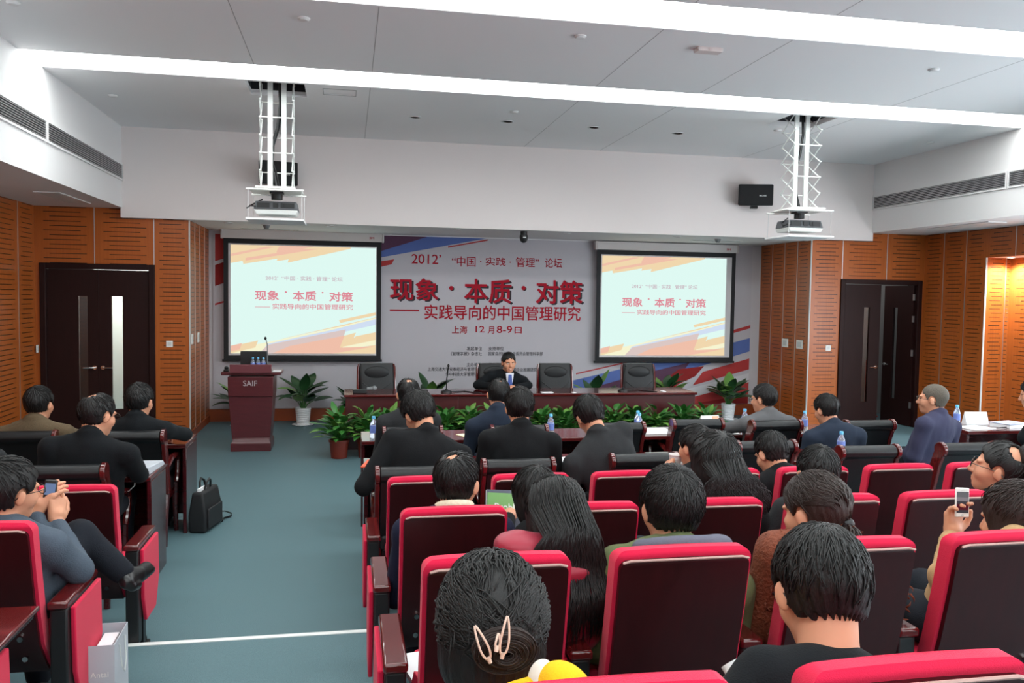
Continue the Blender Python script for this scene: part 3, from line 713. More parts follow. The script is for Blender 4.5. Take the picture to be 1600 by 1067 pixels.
# ================================================================ lectern with its equipment
LX, LY = -1.195, 11.22
t = thing('lectern', (LX, LY, 0), 'dark red wooden lectern with silver letters standing left of the stage table', 'lectern')
m = MB(); Lr = lambda w, d, z, y=0: [(-w, -d+y, z), (w, -d+y, z), (w, d+y, z), (-w, d+y, z)]
m.loft([Lr(.235, .21, .17), Lr(.27, .24, .70)]); m.build('body', LECTERN, t, bevel=.005)
m = MB(); m.loft([Lr(.272, .262, .70), Lr(.278, .268, .95)]); fp = m.build('front_panel', LECTERN, t, bevel=.006)
m = MB(); m.loft([Lr(.245, .25, 0), Lr(.245, .25, .10), Lr(.225, .22, .135), Lr(.235, .215, .17)]); m.build('plinth', LECTERN, t, bevel=.004)
m = MB(); m.bx(-.365, .365, -.22, .26, .965, 1.005); m.build('worktop', LECTERN, t, bevel=.01)
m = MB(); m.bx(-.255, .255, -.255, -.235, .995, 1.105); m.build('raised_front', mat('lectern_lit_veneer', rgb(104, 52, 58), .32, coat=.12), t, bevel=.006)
text('SAIF', 'lettering', .17, mat('silver_lettering', rgb(164, 150, 154), .5), fp, (-.09, -.2705, .835), bold=.01, height=.07)
mo = thing('monitor', (LX+.01, LY+.02, 1.006), 'black flat monitor standing on the lectern', 'monitor')
m = MB(); m.bx(-.165, .165, -.02, .02, .02, .25); m.build('display', BLACKPL, mo, bevel=.008)
m = MB(); m.bx(-.03, .03, 0, .03, .0, .05); m.bx(-.1, .1, -.06, .08, 0, .012); m.build('stand', BLACKPL, mo, bevel=.004)
mi_ = thing('gooseneck_microphone', (LX+.19, LY-.06, 1.006), 'gooseneck microphone on the right of the lectern', 'microphone')
m = MB(); m.lathe([(.05, 0), (.05, .02), (.02, .03), (.008, .035)], n=16); m.build('base', BLACKPL, mi_)
m = MB(); m.tube([(0, 0, .03), (-.002, 0, .2), (-.006, 0, .34), (-.02, 0, .40)], .006, 8); m.build('neck', GREYPL, mi_)
m = MB(); m.ell((-.028, -.002, .42), (.016, .016, .022), 10); m.build('capsule', BLACKPL, mi_)
mk = thing('desk_device', (LX-.31, LY-.12, 1.006), 'small black device on the left wing of the lectern', 'device')
m = MB(); m.bx(-.03, .03, -.04, .04, 0, .03); m.build('body', BLACKPL, mk, bevel=.008)
m = MB(); m.ell((.0, 0, .045), (.028, .03, .022), 12); m.build('dome', BLACKPL, mk)
m = MB(); m.bx(-.05, .05, -.105, .105, 0, .004)
tag(m.build('paper_sheet', PAPER, loc=(LX+.308, LY-.09, 1.006)), 'white paper lying on the right wing of the lectern', 'paper')

def bottle(loc, label, s=1., labelm=LABELBLUE, cap=CAPBLUE, group='water bottles'):
    t = thing('water_bottle', loc, label, 'bottle', group); t.scale = (s, s, s)
    m = MB(); m.lathe([(.001, 0), (.029, 0), (.032, .006), (.032, .055), (.029, .062), (.031, .07), (.031, .13), (.026, .15), (.016, .172), (.0125, .18), (.0125, .19), (.001, .19)], n=18)
    bo = m.build('body', PLASTIC_CLEAR, t)
    m = MB(); m.lathe([(.0325, .064), (.0325, .125)], n=18); m.build('wrapper', labelm, bo)
    m = MB(); m.lathe([(.016, .184), (.016, .205), (.014, .208), (.001, .208)], n=16); m.build('cap', cap, t)
    return t
for i, (dx, l) in enumerate(((-.0, 'left'), (.065, 'middle'), (.13, 'right'))):
    bottle((LX+.01+dx, LY-.10, 1.006), l+' of three blue capped water bottles behind the lectern front', .86)

# ================================================================ stage table
TX0, TX1, TYF, TZ = -.02, 4.70, 10.78, .738
t = thing('stage_table', ((TX0+TX1)/2, TYF+.3, 0), 'long dark red head table below the banner', 'table')
O = Vector(t.location)
m = MB(); m.bx(TX0-.02, TX1+.02, TYF-.03, TYF+.62, TZ-.035, TZ); o = m.build('tabletop', MAHOG_TOP, t, bevel=.008); o.location = -O
xs = [TX0, 1.42, 3.28, TX1]
for a, b in zip(xs[:-1], xs[1:]):
    m = MB(); m.bx(a+.0008, b-.0008, TYF, TYF+.02, .03, TZ-.036); o = m.build('front_panel', mat('head_table_veneer', rgb(68, 18, 22), .34, coat=.12), t, bevel=.004); o.location = -O
for x in (TX0, TX1-.03):
    m = MB(); m.bx(x, x+.03, TYF+.021, TYF+.6, 0, TZ-.036); o = m.build('end_panel', MAHOG, t, bevel=.003); o.location = -O

# ---- executive chairs behind the head table (face the hall, local -Y)
def exec_chair(loc, label, rz=0):
    t = thing('executive_chair', loc, label, 'chair', 'leather chairs behind the head table', rz)
    w = .24
    def back(y, z): return y+.10*((z-.45)/.6)
    m = MB(); rings = []
    for z in (.46, .55, .7, .85, .98, 1.04, 1.06):
        q = w*(.96 if z < .6 else 1.0 if z < 1.0 else .97); th = .05 if z < 1.03 else .03
        y = .19+back(0, z)
        ring = []
        for k in range(20):
            a = 2*math.pi*k/20; c, s = math.cos(a), math.sin(a)
            ring.append((q*math.copysign(abs(c)**.35, c), y+th*math.copysign(abs(s)**.6, s), z))
        rings.append(ring)
    m.loft(rings); bk = m.build('backrest', LEATHER, t, smooth=1.)
    m = MB(); m.ell((0, .19+back(0, .93)-.045, .93), (.175, .024, .095), 18); m.build('headrest', LEATHER, bk)
    m = MB()
    for s in (-1, 1):
        m.tube([(s*.20, .165+back(0, .78)-.02, .80), (s*.1, .16+back(0, .72)-.02, .72), (0, .16+back(0, .69)-.02, .69)], .006, 6)
        m.tube([(s*.2, .16+back(0, .62)-.02, .62), (0, .16+back(0, .70)-.02, .70)], .006, 6)
    m.build('seam', BLACKPL, bk)
    for s in (-1, 1):
        m = MB(); m.tube([(s*.255, .2, .30), (s*.255, .22, .5), (s*.255, .25, .75), (s*.25, .28, 1.0), (s*.24, .285, 1.05)], [.02, .022, .02, .018, .012], 8); m.build('side_rail', MAHOG_TOP, t)
        m = MB(); m.tube([(s*.265, .22, .64), (s*.275, .0, .67), (s*.275, -.2, .66), (s*.27, -.25, .60), (s*.25, -.22, .45)], [.02, .022, .024, .022, .018], 8); m.build('arm', MAHOG_TOP, t)
    m = MB(); m.bx(-.24, .24, -.25, .2, .38, .48); m.build('seat', LEATHER, t, bevel=.03, seg=3)
    m = MB(); m.cyl((0, 0, .08), (0, 0, .38), .03, 12)
    for k in range(5):
        a = 2*math.pi*k/5; m.tube([(0, 0, .1), (.26*math.cos(a), .26*math.sin(a), .06)], [.03, .018], 8)
        m.ell((.26*math.cos(a), .26*math.sin(a), .03), (.025, .025, .03), 8)
    m.build('star_base', MAHOG, t)
    return t
for x, l in ((.42, 'empty leather chair at the left end of the head table'), (2.06, 'leather chair of the speaker behind the head table'), (2.94, 'empty leather chair right of the seated speaker'), (4.2, 'empty leather chair at the right end of the head table')):
    exec_chair((x, 11.45, 0), l, R(5) if x == .42 else 0)

# ---- things lying on the head table
mt = thing('wireless_microphone', (.2, TYF+.16, TZ), 'grey handheld microphone on a black case, left end of head table', 'microphone')
m = MB(); m.bx(-.13, .05, -.06, .06, 0, .045); m.build('case', BLACKPL, mt, bevel=.006)
m = MB(); m.tube([(.05, 0, .055), (.12, 0, .06)], [.02, .026], 12); m.ell((.145, 0, .062), (.035, .032, .032), 12); m.build('grille_head', GREYPL, mt)
def desk_mic(loc, label, rz=0):
    t = thing('table_microphone', loc, label, 'microphone', 'microphones on the head table', rz)
    m = MB(); m.lathe([(.075, 0), (.07, .02), (.03, .03), (.01, .05)], n=14); m.build('base', BLACKPL, t)
    m = MB(); m.tube([(0, 0, .03), (.005, 0, .18), (.02, -.02, .33)], .008, 8); m.ell((.022, -.025, .355), (.016, .016, .025), 8); m.build('neck', BLACKPL, t)
    m = MB(); m.tube([(.07, 0, .01), (.25, .1, .006), (.4, -.1, .006), (.45, -.12, .006)], .006, 6); m.build('cable', BLACKPL, t)
desk_mic((1.28, TYF+.16, TZ), 'black gooseneck microphone on the head table left of the speaker')
desk_mic((3.72, TYF+.18, TZ), 'black gooseneck microphone on the head table by the right end chair')
m = MB(); m.bx(-.09, .09, -.05, .05, 0, .035); tag(m.build('eyeglass_case', BLACKPL, bevel=.012, loc=(.95, TYF+.2, TZ)), 'black flat case on the head table behind the front left listener', 'case')
for x, y, w, l in ((1.93, .05, .07, 'small white paper slip on the head table left of the speaker'), (2.62, .08, .16, 'white papers on the head table in front of the speaker'), (4.28, .12, .05, 'small white slip on the head table before the right end chair'), (2.98, .04, .05, 'small white slip on the head table before the chair right of speaker')):
    m = MB(); m.bx(-w/2, w/2, -.05, .05, 0, .006); tag(m.build('paper_slip', PAPER, loc=(x, TYF+y, TZ)), l, 'paper', 'papers on the head table')

# ================================================================ plants
def leafv(m, base, tip_dir, L, wd, droop, mi, rngl):
    """a blade: folded along the midrib, drooping; base point, azimuth/elevation direction"""
    az, el = tip_dir; n = 6
    d = Vector((math.cos(az)*math.cos(el), math.sin(az)*math.cos(el), math.sin(el)))
    side = Vector((-math.sin(az), math.cos(az), 0)); p = Vector(base); vs = []; fs = []
    e = el
    for i in range(n+1):
        s_ = i/n
        wv = wd*math.sin(math.pi*min(1, s_*.93+.07))**.8*(1-.25*s_) if i < n else 0.001
        d = Vector((math.cos(az)*math.cos(e), math.sin(az)*math.cos(e), math.sin(e))); up = side.cross(d)
        vs += [p-side*wv+up*wv*.28, p, p+side*wv+up*wv*.28]
        p = p+d*(L/n); e -= droop/n
    for i in range(n):
        o = i*3; fs += [(o, o+1, o+4, o+3), (o+1, o+2, o+5, o+4)]
    m.add(vs, fs, mi)
def foliage(n, hs, Ls, ws, r0, spread, seed, light=.2):
    g = random.Random(seed); m = MB(); st = MB()
    for i in range(n):
        az = i*2.39996+g.uniform(-.4, .4); f = (i+.5)/n
        L = g.uniform(*Ls); h = g.uniform(*hs)*(1.05-.45*f)
        rr = spread*(.25+.75*f)*g.uniform(.7, 1.1)
        b0 = Vector((r0*.3*math.cos(az), r0*.3*math.sin(az), 0)); b1 = Vector((rr*math.cos(az), rr*math.sin(az), h))
        mid = (b0+b1)/2+Vector((-.15*rr*math.cos(az), -.15*rr*math.sin(az), .08*h))
        st.tube([b0, mid, b1], [.006, .005, .004], 5)
        leafv(m, b1, (az+g.uniform(-.3, .3), g.uniform(.9, 1.3)*(1-.75*f)+.05), L, g.uniform(*ws), g.uniform(.5, 1.5), 1 if g.random() < light else 0, g)
    return m, st
def big_plant(loc, label, seed, pot='white', s=1., lit=.2):
    t = thing('potted_plant', loc, label, 'plant', 'tall potted plants along the stage wall'); t.scale = (s, s, s)
    m = MB()
    if pot == 'white':
        prof = [(.001, 0), (.13, 0), (.135, .01)]
        for i in range(9): z = .02+i*.035; r = .118+.0035*i; prof += [(r, z), (r+.006, z+.012), (r+.006, z+.022), (r, z+.033)]
        prof += [(.155, .345), (.145, .35), (.135, .33), (.001, .325)]
        m.lathe([(r*.78, z*.78) for r, z in prof], n=28); m.build('pot', POTWHITE, t)
        m = MB(); m.lathe([(.001, .0), (.15, .0), (.17, .018), (.16, .018), (.15, .006), (.12, .006)], n=28); m.build('saucer', POTWHITE, t)
    m = MB(); m.lathe([(.001, .250), (.104, .250)], n=20); m.build('soil', SOIL, t)
    f, st = foliage(22, (.14, .36), (.30, .40), (.085, .115), .1, .18, seed, lit)
    o = f.build('leaves', [LEAFD, LEAFL], t, smooth=1.); o.location = (0, 0, .25); o = st.build('stems', LEAFM, t); o.location = (0, 0, .25)
big_plant((-.66, 13.12, 0), 'tall leafy plant in a white ribbed pot right of the lectern', 3)
big_plant((-1.58, 13.12, 0), 'tall leafy plant in a white pot half hidden by the lectern', 5, s=.88)
big_plant((6.30, 13.08, 0), 'tall leafy plant in a white pot in the right corner of the stage', 8)
big_plant((.10, 13.0, 0), 'tall plant behind the left end chair of the head table', 11, s=.78)
big_plant((1.27, 13.0, 0), 'tall dark plant behind the head table left of the speaker', 14, s=.98)
big_plant((3.95, 13.0, 0), 'tall plant behind the head table left of the right end chair', 17, s=.94, lit=.4)
big_plant((5.15, 13.0, 0), 'tall plant behind the head table right of the right end chair', 21, s=1.0)
m = MB(); m.lathe([(.001, 0), (.095, 0), (.098, .01), (.118, .2), (.128, .2), (.128, .225), (.115, .225), (.112, .2), (.001, .195)], n=24)
ROW = []
for i in range(16):
    g = random.Random(100+i)
    x = -.08+i*.318+g.uniform(-.02, .02); y = 10.44+g.uniform(-.03, .03)
    lab = 'brown potted leafy plant, %s in the row before the head table' % (['leftmost', 'second from left', 'third from left', 'fourth from left', 'fifth from left', 'sixth from left', 'seventh from left', 'eighth from left', 'eighth from right', 'seventh from right', 'sixth from right', 'fifth from right', 'fourth from right', 'third from right', 'second from right', 'rightmost'][i])
    t = thing('potted_plant', (x, y, 0), lab, 'plant', 'row of green plants before the head table', g.uniform(0, 6))
    if i == 0: pot0 = m.build('pot', POTBROWN, t)
    else: q = pot0.copy(); COL.objects.link(q); q.parent = t
    f, st = foliage(84 if i else 96, (.10, .35) if i else (.06, .36), (.14, .21), (.036, .05), .07, .17 if i else .2, 200+i, .25)
    o = f.build('leaves', [LEAFM, LEAFL], t, smooth=1.); o.location = (0, 0, .2); o = st.build('stems', LEAFM, t); o.location = (0, 0, .2)
# ================================================================ desks
def desk(x0, x1, y0, y1, label, z=.75, left=True, right=True):
    t = thing('conference_desk', ((x0+x1)/2, (y0+y1)/2, 0), label, 'desk', 'conference desks'); a, b = (x1-x0)/2-.002, (y1-y0)/2
    m = MB(); m.bx(-a, a, -b, b, z-.035, z); m.build('desktop', MAHOG_TOP, t, bevel=.006)
    m = MB(); m.bx(-a+.03, a-.03, b-.06, b-.035, .06, z-.036); m.build('modesty_panel', MAHOG, t, smooth=0)
    for s in (-1, 1):
        m = MB(); m.bx(min(s*a, s*(a-.03)), max(s*a, s*(a-.03)), -b+.02, b-.02, 0, z-.036); m.build('end_panel', mat('desk_side_veneer', rgb(70, 22, 26), .22, coat=.4, noise=(3, .3, (12, 12, 1))) if False else MAHOG, t, bevel=.004)
    return t
AY, BY2 = (7.24, 7.76), (5.98, 6.48)
for i, (a, b) in enumerate(((.12, 1.78), (1.78, 3.44), (3.44, 5.10))):
    desk(a, b, *AY, ['front row desk beside the aisle, right of it', 'front row desk in the middle of the right block', 'front row desk at the right end, by the side table'][i])
    desk(a, min(b, 4.30), *BY2, ['second row desk beside the aisle, right of it', 'second row desk in the middle of the right block', 'second row desk at the right end of the block'][i])
desk(-2.96, -1.30, *AY, 'front row desk left of the aisle'); desk(-2.96, -1.30, *BY2, 'second row desk left of the aisle, under the grey bag')
t = desk(6.02, 7.3, 7.20, 7.72, 'side table with papers and a bottle by the right wall')

# ================================================================ black leather armchairs of the front rows (face +Y)
def make_armchair():
    t = thing('conference_armchair', (0, 0, 0), 'x', 'chair', 'black leather armchairs of the front rows')
    w = .215
    # backrest: leaning sheet with a rolled top
    m = MB(); prof = []
    top = (.93-.05)
    outer = [(.20, .42), (.13, .60), (.085, .75), (.06, top-.02)]
    roll = [(.05+.052*math.cos(a), top+.052*math.sin(a)) for a in [math.pi*(1.05-.25*k) + 0 for k in range(0, 8)]]
    rollp = [(.055+.055*math.cos(R(a)), top+.0+.05*math.sin(R(a))) for a in (0, 30, 60, 90, 120, 150, 180, 215, 250)]
    # polygon in (y,z): front edge up, round roll, rear edge down
    poly = [(.255, .42), (.19, .60), (.15, .75), (.115, top-.03)] + rollp[0:9] + [(.045, top-.075), (.07, .75), (.11, .60), (.175, .42)]
    m.prism(poly, 'x', -w, w); m.build('backrest', LEATHER, t, bevel=.006)
    for s in (-1, 1):
        m = MB(); x0, x1 = sorted((s*(w+.003), s*(w+.033)))
        ro = [(.055+.064*math.cos(R(a)), top+.06*math.sin(R(a))) for a in (-20, 10, 40, 70, 100, 130, 160, 190, 220, 245)]
        poly2 = [(.27, .40), (.20, .60), (.16, .75), (.125, top-.04)] + ro + [(.04, top-.09), (.06, .75), (.10, .60), (.16, .40)]
        m.prism(poly2, 'x', x0, x1); m.build('side_frame', MAHOG_TOP, t, bevel=.005)
        m = MB()
        ap = [(.17, .62), (.30, .66), (.45, .665), (.55, .65), (.60, .60), (.58, .50), (.53, .42)]
        m.tube([(s*.235, y, z) for y, z in ap], [.022, .026, .028, .028, .026, .022, .02], 8, flat=.8); m.build('arm', MAHOG_TOP, t)
        m = MB(); m.tube([(s*.22, .20, .42), (s*.225, .13, .2), (s*.23, .09, 0)], [.028, .024, .02], 8); m.build('leg', MAHOG, t)
        m = MB(); m.tube([(s*.22, .56, .42), (s*.22, .56, .2), (s*.225, .57, 0)], [.026, .022, .018], 8); m.build('leg', MAHOG, t)
    m = MB(); m.bx(-w, w, .15, .60, .36, .47); m.build('seat', LEATHER, t, bevel=.03, seg=3)
    m = MB(); m.bx(-w, w, .2, .58, .32, .36); m.build('seat_rail', MAHOG, t, smooth=0)
    return t
AC = make_armchair(); used = False
def armchair(x, y, label, rz=0):
    global used
    t = AC if not used else copy_tree(AC); used = True
    t.location = (x, y, 0); t.rotation_euler = (0, 0, rz); t['label'] = label
A_ = 6.80
armchair(.53, A_, 'black leather armchair of the front row, first right of the aisle')
armchair(1.42, A_, 'black leather armchair of the front row, second right of the aisle')
armchair(2.3, A_+.05, 'black leather armchair of the front row, third right of the aisle')
armchair(3.1, A_+.20, 'empty black leather armchair of the front row, before the white papers')
armchair(3.8, A_+.07, 'black leather armchair behind the man in the grey suit')
armchair(4.69, A_, 'empty black leather armchair of the front row, before the right door')
armchair(-2.42, A_+.06, 'black leather armchair behind the man in the brown jacket')
armchair(-1.63, A_, 'black leather armchair of the front row, first left of the aisle')
armchair(.42, 5.19, 'black leather armchair of the second row, first right of the aisle')
armchair(1.12, 5.36, 'black leather armchair of the second row, behind the man in the black jacket')
armchair(2.03, 5.45, 'empty black leather armchair of the second row, behind the paper cup')
armchair(3.16, 5.85, 'black leather armchair of the second row, pushed in before the black coat')
armchair(3.85, 5.57, 'empty black leather armchair of the second row, before an empty red seat')
armchair(4.73, 5.60, 'black leather armchair of the second row, farthest right')
armchair(-1.71, 5.49, 'black leather armchair of the second row, behind the balding man with glasses')
armchair(-2.55, 5.49, 'black leather armchair of the second row, cut by the left picture edge')

# ================================================================ red auditorium seats (face +Y, origin under the top rear edge)
def back_profile(off):
    """rear surface of the backrest in (y,z), moved forward by off"""
    return [(.0+off, .985), (.035+off, .80), (.075+off, .62), (.115+off, .48), (.185+off*.9, .38), (.23+off*.6, .33)]
def make_seat(parts=('la',)):
    t = thing('auditorium_seat', (0, 0, 0), 'x', 'seat', 'red auditorium seats')
    w = .225
    bp_ = back_profile(0)
    def rear_y(z): return float(np.interp(z, [p[1] for p in bp_[::-1]], [p[0] for p in bp_[::-1]]))
    def slab(y_off, thick, hw, z1, r, arch=.006):
        """upright padded sheet following the back curve, with rounded upper corners"""
        m = MB(); rings = []
        zs = [.33, .38, .43, .48, .55, .62, .71, .80, .88, z1-r] + [z1-r+r*math.sin(q*math.pi/16) for q in range(1, 8)] + [z1-.0006]
        for z in zs:
            d = max(0, z-(z1-r)); h_ = hw-r+math.sqrt(max(0, r*r-d*d))
            ins = 0 if d < r*.6 else (d/r-.6)*.5*thick
            y0 = rear_y(z)+y_off+ins; y1 = rear_y(z)+y_off+thick-ins
            row = [(-h_+2*h_*j/8) for j in range(9)]
            az = [arch*(1-(x/hw)**2)*max(0, (z-.8)/.2) for x in row]
            rings.append([(x, y0, z+q) for x, q in zip(row, az)]+[(x, y1, z+q) for x, q in zip(row[::-1], az[::-1])])
        return m.loft(rings)
    m = slab(.018, .060, w, .996, .038); m.build('back_cushion', REDFAB, t, bevel=.012, seg=3, smooth=.9)
    k = .212
    m = slab(0, .024, k, .970, .026, .005); shl = m.build('back_shell', SHELL, t, bevel=.004, smooth=.5)
    m = MB(); e = [(-k+.006, 0.0, .967), (-k+.03, -.002, .9735), (k-.03, -.002, .9735), (k-.006, .0, .967)]; m.tube(e, .0042, 6); m.build('shell_edge', SHELL_EDGE, shl)
    for z in (.42, .52):
        y = .10 if z > .5 else .15
        for s in (-1, 1): m = MB(); m.cyl((s*.15, y+.03, z), (s*.15, y-.012, z), .011, 12); m.build('bolt', CHROME, shl)
    m = MB(); m.bx(-.21, .21, .24, .66, .385, .475); m.build('seat_cushion', REDFAB, t, bevel=.035, seg=3)
    m = MB(); m.bx(-.2, .2, .25, .64, .355, .384); m.build('seat_pan', SHELL, t, bevel=.008)
    return t
def add_arm(t, x, outer=0):
    m = MB(); m.bx(x-.038, x+.038, .12, .54, .618, .65); m.build('armrest', MAHOG_TOP, t, bevel=.009)
    m = MB(); m.bx(x-.033, x+.033, .135, .215, .10, .616); m.bx(x-.033, x+.033, .216, .50, .53, .616); m.build('arm_box', BLACKPL, t, bevel=.008)
    m = MB(); m.bx(x-.02, x+.02, .30, .36, .0, .529); m.bx(x-.03, x+.03, .24, .42, 0, .025); lg = m.build('leg', BLACKMETAL, t, bevel=.004)
    for y in (.255, .405): m = MB(); m.cyl((x, y, .025), (x, y, .045), .014, 8); m.build('floor_bolt', BLACKMETAL, lg)
    sides = (-1, 1) if outer == 0 else (outer,)
    for s in sides:
        x0 = x+s*.034; m = MB()
        poly = [(.165, .612), (.53, .612), (.545, .36), (.46, .20), (.24, .20), (.18, .34)]
        m.prism(poly, 'x', min(x0, x0+s*.02), max(x0, x0+s*.02)); m.build('side_panel', REDFAB, t, bevel=.006)
PL = make_seat(); add_arm(PL, -.295, -1)                       # seat with its left arm
PE = make_seat()                                              # aisle seat of the left block: arm on both sides
add_arm(PE, -.295, -1); add_arm(PE, .275, 1)
su = {'PL': False, 'PE': False}
ROWY = [4.575, 3.425, 2.395, 1.30]
def seat(kind, k, row, label, dy=0, tip=False):
    src = PL if kind == 'PL' else PE
    t = src if not su[kind] else copy_tree(src); su[kind] = True
    x = .445+.587*k if k >= 0 else -1.40+.587*(k+1)
    t.location = (x, ROWY[row]+dy, RISE[row]); t['label'] = label
ORD = ['first', 'second', 'third', 'fourth', 'fifth', 'sixth', 'seventh', 'eighth']
RN = ['first red row', 'second red row', 'third red row', 'rearmost red row']
for row, n in enumerate((8, 7, 5, 3)):
    for k in range(n):
        seat('PL', k, row, 'red seat, %s right of the aisle in the %s' % (ORD[k], RN[row]))
for row, n in enumerate((2, 2, 2)):
    for k in range(n):
        seat('PE', -1-k, row, 'red seat, %s left of the aisle in the %s' % (ORD[k], RN[row]))

# folding tablet of the seat at the lower left corner
t = thing('writing_tablet', (-1.30, 2.91, RISE[2]+.652), 'dark red folding writing tablet at the lower left corner, under a bottle', 'tablet')
m = MB(); m.bx(-.26, .25, -.23, .23, .0, .018); m.build('board', MAHOG_TOP, t, bevel=.006)
m = MB(); m.bx(-.24, .235, -.21, .215, -.022, -.001); m.bx(.13, .21, -.21, -.05, -.03, -.022); m.build('support', BLACKMETAL, t, bevel=.004)
# ================================================================ signed-distance modelling for people
class Field:
    """smooth union of simple solids on a grid, meshed with surface nets"""
    def __init__(s): s.pr = []
    def cone(s, a, b, r1, r2, k=.02, op='u'):
        a = np.array(a, float); b = np.array(b, float); r = max(r1, r2)
        def f(P):
            ba = b-a; L = ba@ba+1e-12
            t = np.clip(((P-a)@ba)/L, 0, 1); q = P-a-t[..., None]*ba
            return np.sqrt((q*q).sum(-1))-(r1+(r2-r1)*t)
        s.pr.append((f, np.minimum(a, b)-r, np.maximum(a, b)+r, k, op)); return s
    def chain(s, pts, rs, k=.015):
        for i in range(len(pts)-1): s.cone(pts[i], pts[i+1], rs[i], rs[i+1], k)
        return s
    def ell(s, c, r, M=None, k=.02, op='u'):
        c = np.array(c, float); r = np.array(r, float); M = np.eye(3) if M is None else np.array(M); R_ = r.max()
        def f(P):
            q = (P-c)@M; k0 = np.sqrt(((q/r)**2).sum(-1)); k1 = np.sqrt(((q/(r*r))**2).sum(-1))+1e-9
            return k0*(k0-1)/k1
        s.pr.append((f, c-R_, c+R_, k, op)); return s
    def torus(s, c, Rm, r, M, k=.01, sx=1., sy=1.):
        c = np.array(c, float); M = np.array(M)
        def f(P):
            q = (P-c)@M; w = np.sqrt((q[..., 0]/sx)**2+(q[..., 1]/sy)**2)-Rm
            return np.sqrt(w*w+q[..., 2]**2)-r
        e = Rm*max(sx, sy)+r; s.pr.append((f, c-e, c+e, k, 'u')); return s
    def mesh(s, h, post=None):
        U = [p for p in s.pr if p[4] == 'u']
        lo = np.min([p[1] for p in U], 0)-3*h; hi = np.max([p[2] for p in U], 0)+3*h
        n = np.ceil((hi-lo)/h).astype(int)+1; BIG = .06
        D = np.full(n, BIG, np.float32); ax = [lo[i]+h*np.arange(n[i]) for i in range(3)]
        for f, a, b, k, op in s.pr:
            i0 = np.clip(np.floor((a-BIG-lo)/h).astype(int), 0, n); i1 = np.clip(np.ceil((b+BIG-lo)/h).astype(int)+1, 0, n)
            if (i1 <= i0).any(): continue
            sl = tuple(slice(i0[i], i1[i]) for i in range(3))
            P = np.stack(np.meshgrid(*[ax[i][sl[i]] for i in range(3)], indexing='ij'), -1)
            d = f(P); d = np.minimum(d, BIG) if op == 'u' else d; E = D[sl]
            if op == 'u':
                hh = np.maximum(k-np.abs(E-d), 0)/k; D[sl] = np.minimum(E, d)-hh*hh*k*.25
            elif op == 's': D[sl] = np.maximum(E, -d)
        if post is not None:
            P = np.stack(np.meshgrid(*ax, indexing='ij'), -1)
            mk = np.abs(D) < .045
            D[mk] = post(P[mk], D[mk])
        return surface_nets(D, lo, h)
def surface_nets(D, lo, h):
    n = np.array(D.shape)-1; S = D < 0
    c = np.zeros(n, np.int8)
    offs = [(i, j, k) for i in (0, 1) for j in (0, 1) for k in (0, 1)]
    for o in offs: c += S[o[0]:o[0]+n[0], o[1]:o[1]+n[1], o[2]:o[2]+n[2]]
    act = np.argwhere((c > 0) & (c < 8))
    if len(act) == 0: return np.zeros((0, 3)), np.zeros((0, 4), int)
    val = np.stack([D[act[:, 0]+o[0], act[:, 1]+o[1], act[:, 2]+o[2]] for o in offs], 1)
    acc = np.zeros((len(act), 3)); cnt = np.zeros(len(act))
    for a in range(8):
        for b in range(a+1, 8):
            if sum(abs(offs[a][i]-offs[b][i]) for i in range(3)) != 1: continue
            m = (val[:, a] < 0) != (val[:, b] < 0)
            if not m.any(): continue
            t = val[m, a]/(val[m, a]-val[m, b])
            acc[m] += np.array(offs[a])+t[:, None]*(np.array(offs[b])-np.array(offs[a])); cnt[m] += 1
    V = lo+h*(act+acc/cnt[:, None])
    idx = -np.ones(n, np.int64); idx[tuple(act.T)] = np.arange(len(act))
    F = []
    for ax in range(3):
        u, v = (ax+1) % 3, (ax+2) % 3
        A = np.take(S, range(0, S.shape[ax]-1), ax); B = np.take(S, range(1, S.shape[ax]), ax)
        for sgn in (0, 1):
            E = np.argwhere(A & ~B if sgn == 0 else ~A & B)
            E = E[(E[:, u] > 0) & (E[:, v] > 0) & (E[:, u] < n[u]) & (E[:, v] < n[v])]
            q = []
            for du, dv in ((1, 1), (0, 1), (0, 0), (1, 0)):
                e = E.copy(); e[:, u] -= du; e[:, v] -= dv; q.append(idx[tuple(e.T)])
            q = np.stack(q, 1)
            F.append(q if sgn == 0 else q[:, ::-1])
    F = np.concatenate(F); F = F[(F >= 0).all(1)]
    return V, F
def np_mesh(name, VF, mats, parent=None, M=None, smooth=True):
    Vs, Fs, o = [], [], 0
    for V, F in VF:
        if len(V) == 0: continue
        Vs.append(V); Fs.append(F+o); o += len(V)
    V = np.concatenate(Vs); F = np.concatenate(Fs)
    if M is not None: V = V@np.array(M[0]).T+np.array(M[1])
    me = bpy.data.meshes.new(name); me.vertices.add(len(V)); me.vertices.foreach_set('co', V.astype(np.float32).ravel())
    me.loops.add(len(F)*4); me.loops.foreach_set('vertex_index', F.astype(np.int32).ravel())
    me.polygons.add(len(F)); me.polygons.foreach_set('loop_start', np.arange(0, len(F)*4, 4, dtype=np.int32))
    if smooth: me.polygons.foreach_set('use_smooth', np.ones(len(F), bool))
    me.update(calc_edges=True); me.validate()
    for q in (mats if isinstance(mats, (list, tuple)) else [mats]): me.materials.append(q)
    ob = bpy.data.objects.new(name, me); COL.objects.link(ob)
    if parent is not None: ob.parent = parent
    return ob
def wobble(P, s=1., seed=0):
    g = np.random.RandomState(seed); o = 0
    for i in range(5):
        w = g.normal(size=3); w /= np.linalg.norm(w); f = s*(14+9*i); o = o+np.sin(P@w*f+g.uniform(0, 6)+1.3*np.sin(P@g.normal(size=3)*f*.35))/(1+.5*i)
    return o/2.5
